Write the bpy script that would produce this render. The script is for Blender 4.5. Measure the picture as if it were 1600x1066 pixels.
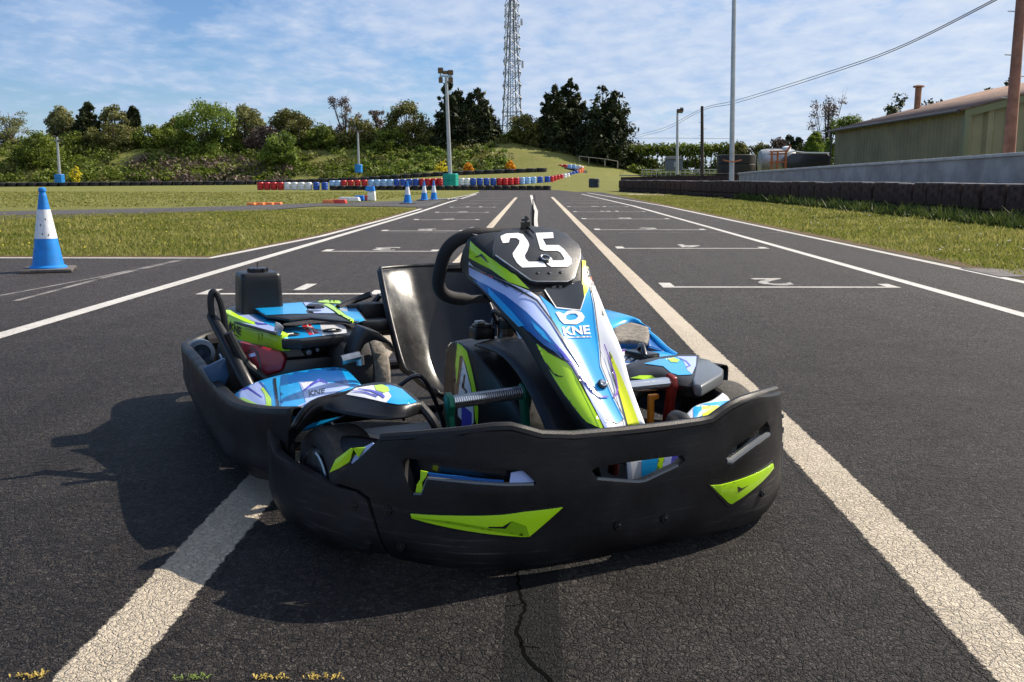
import bpy, bmesh, math, random
import numpy as np
from mathutils import Vector, Matrix, geometry
from mathutils.bvhtree import BVHTree
R_ = random.Random(7)
for o in list(bpy.data.objects): bpy.data.objects.remove(o)
S = bpy.context.scene
COL = S.collection
# ------------------------------------------------------------------ camera, sky, sun, exposure
FPX, CAMH = 1500.0, 0.83
PITCH = math.atan(254/FPX)
PSI = math.atan(34/(FPX/math.cos(PITCH)))
cam = bpy.data.objects.new('camera', bpy.data.cameras.new('camera'))
COL.objects.link(cam)
cam.location = (0, 0, CAMH)
cam.rotation_euler = (math.pi/2-PITCH, 0, PSI)
cam.data.sensor_width = 36; cam.data.lens = 36*FPX/1600
cam.data.clip_start = 0.05; cam.data.clip_end = 6000
S.camera = cam
S.view_settings.view_transform = 'Standard'
S.view_settings.look = 'None'
S.view_settings.gamma = 1
S.view_settings.exposure = 0.62
SUNV = Vector((1.04, 0.60, 1.0)).normalized()
sun = bpy.data.objects.new('sun', bpy.data.lights.new('sun', 'SUN'))
COL.objects.link(sun)
sun.data.energy = 5.0; sun.data.angle = math.radians(0.5); sun.data.color = (1, .90, .76)
sun.rotation_euler = SUNV.to_track_quat('Z', 'Y').to_euler()
W = bpy.data.worlds.new('World'); S.world = W; W.use_nodes = True
def world():
    nt = W.node_tree; N = nt.nodes; L = nt.links; N.clear()
    out = N.new('ShaderNodeOutputWorld'); bg = N.new('ShaderNodeBackground'); L.new(bg.outputs[0], out.inputs[0])
    sky = N.new('ShaderNodeTexSky'); sky.sky_type = 'NISHITA'; sky.sun_disc = False
    sky.sun_elevation = math.asin(SUNV.z); sky.sun_rotation = math.atan2(SUNV.x, SUNV.y)
    sky.air_density = 1.0; sky.dust_density = 0.1; sky.ozone_density = 3.0
    tc = N.new('ShaderNodeTexCoord'); sep = N.new('ShaderNodeSeparateXYZ'); L.new(tc.outputs['Generated'], sep.inputs[0])
    def M(op, a, b=None, c=None, clamp=False):
        n = N.new('ShaderNodeMath'); n.operation = op; n.use_clamp = clamp
        for i, v in enumerate((a, b, c)):
            if v is None: continue
            if isinstance(v, (int, float)): n.inputs[i].default_value = v
            else: L.new(v, n.inputs[i])
        return n.outputs[0]
    z = M('MAXIMUM', sep.outputs[2], 0.0); zz = M('ADD', z, 0.16)
    u = M('DIVIDE', sep.outputs[0], zz); v = M('DIVIDE', sep.outputs[1], zz)
    cb = N.new('ShaderNodeCombineXYZ'); L.new(u, cb.inputs[0]); L.new(v, cb.inputs[1])
    def noise(sc, det, rough, dist, loc, strx=1, stry=1):
        mp = N.new('ShaderNodeMapping'); L.new(cb.outputs[0], mp.inputs[0]); mp.inputs['Location'].default_value = loc
        mp.inputs['Scale'].default_value = (strx, stry, 1); mp.inputs['Rotation'].default_value = (0, 0, .5)
        n = N.new('ShaderNodeTexNoise'); L.new(mp.outputs[0], n.inputs['Vector'])
        n.inputs['Scale'].default_value = sc; n.inputs['Detail'].default_value = det
        n.inputs['Roughness'].default_value = rough; n.inputs['Distortion'].default_value = dist
        return n.outputs['Fac']
    big = noise(.9, 3, .5, .3, (3.1, 1.2, 0))
    fine = noise(3.0, 9, .6, .35, (1.3, 7.7, 0), 1.0, .85)
    puff = noise(9.0, 6, .55, .1, (4.3, 2.7, 0), 1.0, .75)
    right = M('MULTIPLY', sep.outputs[0], .5)
    d = M('ADD', M('MULTIPLY', big, 1.25), M('MULTIPLY', fine, .75)); d = M('ADD', d, M('MULTIPLY', puff, .45))
    d = M('ADD', d, right); d = M('SUBTRACT', d, .90); d = M('MULTIPLY', d, 3.2, clamp=True)
    d = M('POWER', d, .9)
    hz = M('SUBTRACT', 1.0, M('MULTIPLY', z, 9.0), clamp=True); hz = M('MULTIPLY', M('POWER', hz, 1.6), .75)
    d = M('MAXIMUM', M('MULTIPLY', d, .84), hz)
    cr = N.new('ShaderNodeMixRGB'); cr.inputs[1].default_value = (4.2, 5.5, 7.8, 1); cr.inputs[2].default_value = (8.6, 8.7, 9.0, 1)
    L.new(M('ADD', M('MULTIPLY', M('SUBTRACT', puff, .3), 1.3), M('MULTIPLY', sep.outputs[0], .5), clamp=True), cr.inputs[0])
    tn = N.new('ShaderNodeMixRGB'); tn.blend_type = 'MULTIPLY'; tn.inputs[0].default_value = 1; tn.inputs[2].default_value = (.72, .87, 1.10, 1); L.new(sky.outputs[0], tn.inputs[1])
    mx = N.new('ShaderNodeMixRGB'); L.new(d, mx.inputs[0]); L.new(tn.outputs[0], mx.inputs[1]); L.new(cr.outputs[0], mx.inputs[2])
    L.new(mx.outputs[0], bg.inputs[0]); bg.inputs[1].default_value = 0.07
world()
# ------------------------------------------------------------------ picture <-> place maths (used only to read sizes off the photo)
def _basis():
    cp, sp = math.cos(PITCH), math.sin(PITCH)
    f = Vector((-math.sin(PSI)*cp, math.cos(PSI)*cp, -sp)); r = Vector((math.cos(PSI), math.sin(PSI), 0))
    return r, r.cross(f), f
RV, UV_, FV = _basis(); CAM = Vector((0, 0, CAMH))
def ray(x, y): return FV + RV*((x-800)/FPX) - UV_*((y-533)/FPX)
def gnd(x, y, z=0.0):
    d = ray(x, y); return CAM + d*((z-CAMH)/d.z)
def atY(x, y, Y):
    d = ray(x, y); return CAM + d*(Y/d.y)
KA = math.radians(26.5); KO = Vector((.248, 2.002, 0))
KM = Matrix.Translation(KO) @ Matrix.Rotation(KA, 4, 'Z'); KI = KM.inverted()
KC = KI @ CAM
def kray(x, y): return (KI.to_3x3() @ ray(x, y))
def K(x, y, ax, v):
    d = kray(x, y); return KC + d*((v-KC[ax])/d[ax])
def KPl(x, y, p0, n):
    d = kray(x, y); p0 = Vector(p0); n = Vector(n); return KC + d*((p0-KC).dot(n)/d.dot(n))
# ------------------------------------------------------------------ materials
def srgb(r, g, b):
    f = lambda c: (c/255/12.92) if c/255 <= .04045 else ((c/255+.055)/1.055)**2.4
    return (f(r), f(g), f(b), 1)
def mat(name, col, rough=.5, metal=0, coat=0, noise=0, nscale=20, bump=0, bscale=200, rvar=0, spec=.5, col2=None, emit=None):
    m = bpy.data.materials.new(name); m.use_nodes = True; nt = m.node_tree; N = nt.nodes; L = nt.links
    b = N['Principled BSDF']; c = tuple(col)[:3]+(1,)
    b.inputs['Base Color'].default_value = c; b.inputs['Roughness'].default_value = rough; b.inputs['Metallic'].default_value = metal
    b.inputs['Coat Weight'].default_value = coat; b.inputs['Coat Roughness'].default_value = .08; b.inputs['Specular IOR Level'].default_value = spec
    tc = N.new('ShaderNodeTexCoord')
    if noise or col2:
        n = N.new('ShaderNodeTexNoise'); n.inputs['Scale'].default_value = nscale; n.inputs['Detail'].default_value = 8; n.inputs['Roughness'].default_value = .6
        L.new(tc.outputs['Object'], n.inputs['Vector'])
        mr = N.new('ShaderNodeMapRange'); mr.inputs[1].default_value = .35; mr.inputs[2].default_value = .65; L.new(n.outputs['Fac'], mr.inputs[0])
        mx = N.new('ShaderNodeMixRGB'); L.new(mr.outputs[0], mx.inputs[0])
        if col2: mx.inputs[1].default_value = c; mx.inputs[2].default_value = tuple(col2)[:3]+(1,)
        else:
            mx.inputs[1].default_value = tuple(x*(1-noise) for x in c[:3])+(1,); mx.inputs[2].default_value = tuple(min(1, x*(1+noise)) for x in c[:3])+(1,)
        L.new(mx.outputs[0], b.inputs['Base Color'])
    if rvar:
        n2 = N.new('ShaderNodeTexNoise'); n2.inputs['Scale'].default_value = nscale*1.7; n2.inputs['Detail'].default_value = 9; n2.inputs['Roughness'].default_value = .7
        L.new(tc.outputs['Object'], n2.inputs['Vector'])
        m2 = N.new('ShaderNodeMapRange'); m2.inputs[1].default_value = .3; m2.inputs[2].default_value = .7
        m2.inputs[3].default_value = max(.03, rough-rvar); m2.inputs[4].default_value = min(1, rough+rvar)
        L.new(n2.outputs['Fac'], m2.inputs[0]); L.new(m2.outputs[0], b.inputs['Roughness'])
    if bump:
        n3 = N.new('ShaderNodeTexNoise'); n3.inputs['Scale'].default_value = bscale; n3.inputs['Detail'].default_value = 4
        L.new(tc.outputs['Object'], n3.inputs['Vector'])
        bp = N.new('ShaderNodeBump'); bp.inputs['Strength'].default_value = 1; bp.inputs['Distance'].default_value = bump
        L.new(n3.outputs['Fac'], bp.inputs['Height']); L.new(bp.outputs[0], b.inputs['Normal'])
    return m
M = {}
M['black'] = mat('black_plastic', (.009, .009, .010), .38, spec=.4, noise=.35, nscale=9, bump=.0004, bscale=420, rvar=.12)
M['bumper'] = mat('scuffed_bumper_plastic', (.009, .008, .009), .48, spec=.3, noise=.4, nscale=6, bump=.0004, bscale=320, rvar=.14)
M['seat'] = mat('glossy_seat_shell', (.006, .006, .007), .25, spec=.42, rvar=.05, nscale=14, bump=.0006, bscale=16)
M['rubber'] = mat('tyre_rubber', (.022, .021, .021), .75, noise=.3, nscale=25, bump=.001, bscale=160)
M['tread'] = mat('sunlit_tyre_tread', (.20, .175, .145), .85, noise=.35, nscale=60, bump=.002, bscale=120)  # tread lightened to its sunlit tan; the sun is in the colour
M['blue'] = mat('livery_blue', (.0, .34, .76), .28, coat=.4, noise=.06, nscale=12)
M['wheel_tread'] = mat('shaded_tyre_tread', (.045, .041, .037), .85, noise=.3, nscale=60, bump=.002, bscale=120)  # darker copy of the tread colour, for tyres lying in shade
M['dblue'] = mat('deep_and_shaded_blue', (.005, .10, .36), .28, coat=.4)
M['white'] = mat('livery_white', (.78, .79, .82), .28, coat=.4, noise=.04, nscale=16)
M['lilac'] = mat('livery_pale_violet', (.40, .50, .84), .28, coat=.4)
M['violet'] = mat('livery_violet', (.07, .07, .48), .3, coat=.4)
M['purple'] = mat('livery_purple', (.24, .10, .55), .3, coat=.4)
M['lime'] = mat('livery_lime', (.47, .80, .004), .3, coat=.4)
M['yellow'] = mat('livery_sunlit_lime', (.78, .85, .01), .3, coat=.4)  # the lime where sun strikes it, brightened in the colour itself
M['console'] = mat('console_brown_black', (.030, .026, .026), .38, coat=.2, noise=.3, nscale=9)
M['ink'] = mat('livery_black_ink', (.008, .008, .012), .3, coat=.3)
M['red'] = mat('livery_red', (.6, .02, .03), .3)
M['engine'] = mat('engine_red_cowl', (.22, .006, .02), .35, coat=.3, noise=.2)
M['chrome'] = mat('polished_steel', (.75, .76, .78), .14, 1, rvar=.06, nscale=50)
M['steel'] = mat('dull_steel', (.42, .43, .45), .38, 1, noise=.2, nscale=30)
M['grey'] = mat('grey_plastic', (.10, .11, .12), .33, coat=.3)
M['green_metal'] = mat('green_anodised_metal', (.004, .13, .075), .35, .4)
M['red_metal'] = mat('red_anodised_metal', (.17, .012, .009), .35, .4)
M['orange_metal'] = mat('orange_anodised_metal', (.50, .17, .01), .35, .3)
M['frame'] = mat('dark_chassis_paint', (.01, .011, .016), .35)
M['dial'] = mat('dark_dial_face', (.01, .01, .012), .15, coat=1)
M['plate'] = mat('number_plate_black', (.022, .023, .027), .33, coat=.2, rvar=.08, nscale=10, bump=.0003, bscale=300)
M['numwhite'] = mat('number_white_vinyl', (.8, .8, .8), .35)
def scuffs(m, amt=.5, col=(.085, .082, .08)):
    nt = m.node_tree; N = nt.nodes; L = nt.links; b = N['Principled BSDF']; lk_ = b.inputs['Base Color'].links
    if lk_: src = lk_[0].from_socket
    else: rg_ = N.new('ShaderNodeRGB'); rg_.outputs[0].default_value = b.inputs['Base Color'].default_value; src = rg_.outputs[0]
    tc = N.new('ShaderNodeTexCoord'); out = None
    for rot, sc, th in ((.15, (3, 3, 90), .66), (-.5, (4, 4, 70), .68), (1.2, (9, 9, 40), .70)):
        mp = N.new('ShaderNodeMapping'); mp.inputs['Rotation'].default_value = (rot, rot*.4, 0); mp.inputs['Scale'].default_value = sc; L.new(tc.outputs['Object'], mp.inputs[0])
        n = N.new('ShaderNodeTexNoise'); n.inputs['Scale'].default_value = 1.6; n.inputs['Detail'].default_value = 7; n.inputs['Roughness'].default_value = .65; L.new(mp.outputs[0], n.inputs['Vector'])
        r = N.new('ShaderNodeMapRange'); r.inputs[1].default_value = th-.09; r.inputs[2].default_value = th+.03; L.new(n.outputs['Fac'], r.inputs[0])
        if out is None: out = r.outputs[0]
        else: a = N.new('ShaderNodeMath'); a.operation = 'MAXIMUM'; L.new(out, a.inputs[0]); L.new(r.outputs[0], a.inputs[1]); out = a.outputs[0]
    n = N.new('ShaderNodeTexNoise'); n.inputs['Scale'].default_value = 5; n.inputs['Detail'].default_value = 6; L.new(tc.outputs['Object'], n.inputs['Vector'])
    r = N.new('ShaderNodeMapRange'); r.inputs[1].default_value = .42; r.inputs[2].default_value = .7; L.new(n.outputs['Fac'], r.inputs[0])
    sx = N.new('ShaderNodeSeparateXYZ'); L.new(tc.outputs['Object'], sx.inputs[0]); lo = N.new('ShaderNodeMapRange'); lo.inputs[1].default_value = .16; lo.inputs[2].default_value = .02; lo.inputs[3].default_value = .25; lo.inputs[4].default_value = 1; L.new(sx.outputs[2], lo.inputs[0])
    a = N.new('ShaderNodeMath'); a.operation = 'MULTIPLY'; L.new(out, a.inputs[0]); L.new(r.outputs[0], a.inputs[1])
    a2 = N.new('ShaderNodeMath'); a2.operation = 'MULTIPLY'; a2.use_clamp = True; L.new(a.outputs[0], a2.inputs[0]); L.new(lo.outputs[0], a2.inputs[1])
    d_ = N.new('ShaderNodeMath'); d_.operation = 'MULTIPLY'; L.new(r.outputs[0], d_.inputs[0]); d_.inputs[1].default_value = .10
    s_ = N.new('ShaderNodeMath'); s_.operation = 'MULTIPLY_ADD'; s_.use_clamp = True; L.new(a2.outputs[0], s_.inputs[0]); s_.inputs[1].default_value = amt; L.new(d_.outputs[0], s_.inputs[2])
    mx = N.new('ShaderNodeMixRGB'); L.new(s_.outputs[0], mx.inputs[0]); L.new(src, mx.inputs[1]); mx.inputs[2].default_value = tuple(col)+(1,); L.new(mx.outputs[0], b.inputs['Base Color'])
scuffs(M['bumper'], .9, (.13, .125, .12)); scuffs(M['seat'], .5, (.05, .05, .05)); scuffs(M['black'], .4, (.06, .058, .055))
for k_ in ('blue', 'white', 'lime', 'yellow'): scuffs(M[k_], .35, (.25, .24, .22))
# ------------------------------------------------------------------ mesh helpers
def new_obj(name, me, parent=None, mats=None):
    o = bpy.data.objects.new(name, me); COL.objects.link(o)
    if mats:
        for m in (mats if isinstance(mats, (list, tuple)) else [mats]): me.materials.append(m)
    if parent: o.parent = parent
    return o
def tag(o, label=None, cat=None, group=None, kind=None):
    if label: o['label'] = label
    if cat: o['category'] = cat
    if group: o['group'] = group
    if kind: o['kind'] = kind
    return o
def empty(name, loc, rz=0, label=None, cat=None, group=None):
    o = bpy.data.objects.new(name, None); COL.objects.link(o); o.location = loc; o.rotation_euler = (0, 0, rz); o.empty_display_size = .2
    return tag(o, label, cat, group)
def copy_tree(o, parent=None):
    c = o.copy(); COL.objects.link(c); c.parent = parent
    for ch in [x for x in KIDS.get(o.name, [])]: copy_tree(ch, c)
    return c
KIDS = {}
def kids(root, ks): KIDS[root.name] = list(ks)
def smooth(me, ang=35):
    me.shade_smooth()
    try: me.set_sharp_from_angle(angle=math.radians(ang))
    except Exception: pass
class MB:
    def __init__(s): s.v = []; s.f = []; s.m = []
    def add(s, vs, fs, mi=0):
        b = len(s.v); s.v += [tuple(x) for x in vs]; s.f += [tuple(b+i for i in f) for f in fs]; s.m += [mi]*len(fs); return s
    def box(s, c, d, rot=None, mi=0, taper=1.0):
        vs = []
        for z in (-.5, .5):
            k = taper if z > 0 else 1
            for x, y in ((-.5, -.5), (.5, -.5), (.5, .5), (-.5, .5)): vs.append(Vector((x*d[0]*k, y*d[1]*k, z*d[2])))
        if rot is not None: vs = [rot @ v for v in vs]
        vs = [v+Vector(c) for v in vs]
        return s.add(vs, [(3, 2, 1, 0), (4, 5, 6, 7), (0, 1, 5, 4), (1, 2, 6, 5), (2, 3, 7, 6), (3, 0, 4, 7)], mi)
    def tube(s, pts, r, n=10, mi=0, caps=True, closed=False):
        pts = [Vector(p) for p in pts]; N = len(pts)
        rr = r if isinstance(r, (list, tuple)) else [r]*N
        vs = []; prev = None
        for i, p in enumerate(pts):
            if closed: t = (pts[(i+1) % N]-pts[i-1])
            else: t = (pts[min(i+1, N-1)]-pts[max(i-1, 0)])
            t.normalize()
            if prev is None:
                a = Vector((0, 0, 1)) if abs(t.z) < .9 else Vector((1, 0, 0)); u = t.cross(a).normalized()
            else:
                u = (prev - t*prev.dot(t)).normalized()
            prev = u; w = t.cross(u)
            for k in range(n):
                a = 2*math.pi*k/n; vs.append(p+(u*math.cos(a)+w*math.sin(a))*rr[i])
        fs = []
        for i in range(N if closed else N-1):
            j = (i+1) % N
            for k in range(n): fs.append((i*n+k, i*n+(k+1) % n, j*n+(k+1) % n, j*n+k))
        if caps and not closed: fs += [tuple(range(n))[::-1], tuple((N-1)*n+k for k in range(n))]
        return s.add(vs, fs, mi)
    def lathe(s, prof, c=(0, 0, 0), axis='z', n=24, mi=0, rot=None):
        vs = []
        for r, h in prof:
            for k in range(n):
                a = 2*math.pi*k/n; x, y = r*math.cos(a), r*math.sin(a)
                v = Vector((x, y, h)) if axis == 'z' else (Vector((h, x, y)) if axis == 'x' else Vector((y, h, x)))
                if rot is not None: v = rot @ v
                vs.append(v+Vector(c))
        fs = []
        for i in range(len(prof)-1):
            for k in range(n): fs.append((i*n+k, i*n+(k+1) % n, (i+1)*n+(k+1) % n, (i+1)*n+k))
        fs += [tuple(range(n))[::-1], tuple((len(prof)-1)*n+k for k in range(n))]
        return s.add(vs, fs, mi)
    def prism(s, poly, n, t, mi=0):
        """planar polygon poly extruded by t against normal n"""
        n = Vector(n).normalized()*t; N = len(poly); a = [Vector(p) for p in poly]; b = [p-n for p in a]
        ar = sum(((a[i]-a[0]).cross(a[(i+1) % N]-a[0]) for i in range(N)), Vector()).dot(n)
        if ar < 0: a.reverse(); b.reverse()
        return s.add(a+b, [tuple(range(N)), tuple(range(2*N-1, N-1, -1))]+[(i, i+N, (i+1) % N+N, (i+1) % N) for i in range(N)], mi)
    def build(s, name, mats, parent=None, bevel=0, segs=2, ang=35, loc=None):
        me = bpy.data.meshes.new(name); me.from_pydata(s.v, [], s.f); me.update()
        for i, p in enumerate(me.polygons): p.material_index = s.m[i]
        bm = bmesh.new(); bm.from_mesh(me); bmesh.ops.recalc_face_normals(bm, faces=bm.faces)
        if bevel:
            es = [e for e in bm.edges if len(e.link_faces) == 2 and e.calc_face_angle(0) > math.radians(28)]
            bmesh.ops.bevel(bm, geom=es, offset=bevel, segments=segs, profile=.5, affect='EDGES', clamp_overlap=True)
        bm.to_mesh(me); bm.free(); smooth(me, ang)
        o = new_obj(name, me, parent, mats)
        if loc: o.location = loc
        return o
def cr(p0, p1, p2, p3, t):
    return 0.5*((2*p1)+(-p0+p2)*t+(2*p0-5*p1+4*p2-p3)*t*t+(-p0+3*p1-3*p2+p3)*t*t*t)
def crline(pts, n, closed=False):
    P = [Vector(p) for p in pts]; N = len(P); out = []
    rng = range(N) if closed else range(N-1)
    for i in rng:
        if closed: a, b, c, d = P[i-1], P[i], P[(i+1) % N], P[(i+2) % N]
        else: a, b, c, d = P[max(i-1, 0)], P[i], P[i+1], P[min(i+2, N-1)]
        for k in range(n): out.append(cr(a, b, c, d, k/n))
    if not closed: out.append(P[-1])
    return out
def patch(name, grid, nu, nv, mt, parent=None, thick=.006, lin_v=False, ang=50, off=-1):
    rows = [crline(r, nv) if not lin_v else [Vector(r[i]).lerp(Vector(r[i+1]), k/nv) for i in range(len(r)-1) for k in range(nv)]+[Vector(r[-1])] for r in grid]
    cols = [crline([r[j] for r in rows], nu) for j in range(len(rows[0]))]
    nr, nc = len(cols[0]), len(cols)
    vs = [cols[j][i] for i in range(nr) for j in range(nc)]
    fs = [(i*nc+j, i*nc+j+1, (i+1)*nc+j+1, (i+1)*nc+j) for i in range(nr-1) for j in range(nc-1)]
    me = bpy.data.meshes.new(name); me.from_pydata([tuple(v) for v in vs], [], fs); me.update(); smooth(me, ang)
    o = new_obj(name, me, parent, mt)
    if thick:
        m = o.modifiers.new('thickness', 'SOLIDIFY'); m.thickness = thick; m.offset = off
    return o
def dens(poly, step, closed=True):
    out = []; N = len(poly)
    for i in range(N if closed else N-1):
        a = Vector(poly[i][:2]); b = Vector(poly[(i+1) % N][:2]); k = max(1, int((b-a).length/step))
        for j in range(k): out.append(a.lerp(b, j/k))
    if not closed: out.append(Vector(poly[-1][:2]))
    return out
def inside(p, poly):
    c = False; n = len(poly); x, y = p[0], p[1]
    for i in range(n):
        x1, y1 = poly[i][0], poly[i][1]; x2, y2 = poly[i-1][0], poly[i-1][1]
        if (y1 > y) != (y2 > y) and x < (x2-x1)*(y-y1)/(y2-y1)+x1: c = not c
    return c
def cdt(poly, step, holes=()):
    """triangulate polygon with holes and an interior grid"""
    b = dens(poly, step); vs = list(b); es = [(i, (i+1) % len(b)) for i in range(len(b))]
    hs = []
    for h in holes:
        hb = dens(h, step); o = len(vs); vs += hb; es += [(o+i, o+(i+1) % len(hb)) for i in range(len(hb))]; hs.append(hb)
    x0 = min(v.x for v in b); x1 = max(v.x for v in b); y0 = min(v.y for v in b); y1 = max(v.y for v in b)
    nx = int((x1-x0)/step)+1; ny = int((y1-y0)/step)+1
    allb = list(vs)
    for i in range(nx+1):
        for j in range(ny+1):
            p = Vector((x0+(i+.5)*step, y0+(j+.5)*step))
            if inside(p, b) and not any(inside(p, h) for h in hs) and min((p-q).length_squared for q in allb) > (step*.45)**2: vs.append(p)
    r = geometry.delaunay_2d_cdt(vs, es, [], 0, 1e-6)
    V, F = r[0], r[2]
    F = [f for f in F if inside(sum((V[i] for i in f), Vector((0, 0)))/len(f), b) and not any(inside(sum((V[i] for i in f), Vector((0, 0)))/len(f), h) for h in hs)]
    return V, F
_bvh = {}
def bvh_of(objs):
    key = tuple(o.name for o in objs)
    if key not in _bvh:
        vs = []; fs = []
        dg = bpy.context.evaluated_depsgraph_get(); dg.update()
        for o in objs:
            e = o.evaluated_get(dg); me = e.to_mesh(); b = len(vs)
            vs += [o.matrix_local @ v.co for v in me.vertices]; fs += [tuple(b+i for i in p.vertices) for p in me.polygons]; e.to_mesh_clear()
        _bvh[key] = BVHTree.FromPolygons(vs, fs)
    return _bvh[key]
def _lay(name, V, F, objs, mt, parent, off):
    """lays a sticker outline on the surface of objs (kart-local), as geometry that clings to it"""
    T = bvh_of(objs); pos = []; idx = {}
    for i, v in enumerate(V):
        d = kray(v[0], v[1]).normalized(); h = T.ray_cast(KC, d)
        if h[0] is None: continue
        n = h[1] if h[1].dot(d) < 0 else -h[1]
        idx[i] = len(pos); pos.append(h[0]+n*off)
    fs = []
    for f in F:
        if all(i in idx for i in f):
            q = [pos[idx[i]] for i in f]
            if max((q[a]-q[a-1]).length for a in range(len(q))) < .09: fs.append(tuple(idx[i] for i in f))
    if not fs: print('EMPTY DECAL', name); return None
    me = bpy.data.meshes.new(name); me.from_pydata([tuple(p) for p in pos], [], fs); me.update(); me.shade_smooth()
    return new_obj(name, me, parent, mt)
def decal(name, poly, objs, mt, parent, off=.0012, step=5, holes=()):
    V, F = cdt([Vector(p) for p in poly], step, holes); return _lay(name, V, F, objs, mt, parent, off)
def stroke(pts, w):
    P = [Vector(p) for p in pts]; l = []; r = []
    for i, p in enumerate(P):
        t = (P[min(i+1, len(P)-1)]-P[max(i-1, 0)]).normalized(); n = Vector((-t.y, t.x))
        ww = w[i] if isinstance(w, (list, tuple)) else w
        l.append(p+n*ww/2); r.append(p-n*ww/2)
    return l+r[::-1]
def text_mesh(s, bold=.02):
    cu = bpy.data.curves.new('lettering', 'FONT'); cu.body = s; cu.size = 1; cu.offset = bold; cu.resolution_u = 3
    o = bpy.data.objects.new('lettering', cu); COL.objects.link(o)
    dg = bpy.context.evaluated_depsgraph_get(); dg.update(); me = bpy.data.meshes.new_from_object(o.evaluated_get(dg))
    V = [Vector((v.co.x, v.co.y)) for v in me.vertices]; F = [tuple(p.vertices) for p in me.polygons]
    bpy.data.objects.remove(o); bpy.data.curves.remove(cu); bpy.data.meshes.remove(me)
    x0 = min(v.x for v in V); x1 = max(v.x for v in V); y1 = max(v.y for v in V); y0 = min(v.y for v in V)
    return [Vector(((v.x-x0)/(x1-x0), (v.y-y0)/(y1-y0))) for v in V], F
def textdecal(name, s, quad, objs, mt, parent, off=.0018, bold=.03):
    """quad: photo positions of bottom-left, bottom-right, top-right, top-left of the word"""
    V, F = text_mesh(s, bold); a, b, c, d = [Vector(q) for q in quad]
    return _lay(name, [(a.lerp(b, v.x)).lerp(d.lerp(c, v.x), v.y) for v in V], F, objs, mt, parent, off)
# scattered triangles/quads with numpy
def np_mesh(name, co, nper, parent=None, mats=None, midx=None, attr=None):
    n = len(co)//nper; me = bpy.data.meshes.new(name)
    me.vertices.add(len(co)); me.vertices.foreach_set('co', co.astype(np.float32).ravel())
    me.loops.add(len(co)); me.loops.foreach_set('vertex_index', np.arange(len(co), dtype=np.int32))
    me.polygons.add(n); me.polygons.foreach_set('loop_start', np.arange(n, dtype=np.int32)*nper)
    me.polygons.foreach_set('loop_total', np.full(n, nper, dtype=np.int32))
    if midx is not None: me.polygons.foreach_set('material_index', midx.astype(np.int32))
    if attr is not None:
        a = me.color_attributes.new('tone', 'FLOAT_COLOR', 'POINT'); c = np.ones((len(co), 4), np.float32); c[:, 0] = c[:, 1] = c[:, 2] = np.repeat(attr, nper); a.data.foreach_set('color', c.ravel())
    me.update(); me.validate()
    return new_obj(name, me, parent, mats)
def leafmat(name, dark, light, transl=.25, rough=.6):
    m = bpy.data.materials.new(name); m.use_nodes = True; nt = m.node_tree; N = nt.nodes; L = nt.links
    b = N['Principled BSDF']; b.inputs['Roughness'].default_value = rough; b.inputs['Specular IOR Level'].default_value = .25
    at = N.new('ShaderNodeAttribute'); at.attribute_name = 'tone'
    mx = N.new('ShaderNodeMixRGB'); mx.inputs[1].default_value = tuple(dark)+(1,); mx.inputs[2].default_value = tuple(light)+(1,); L.new(at.outputs['Fac'], mx.inputs[0])
    L.new(mx.outputs[0], b.inputs['Base Color'])
    tr = N.new('ShaderNodeBsdfTranslucent'); L.new(mx.outputs[0], tr.inputs[0])
    ms = N.new('ShaderNodeMixShader'); ms.inputs[0].default_value = transl; L.new(b.outputs[0], ms.inputs[1]); L.new(tr.outputs[0], ms.inputs[2])
    L.new(ms.outputs[0], N['Material Output'].inputs[0]); return m
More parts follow.
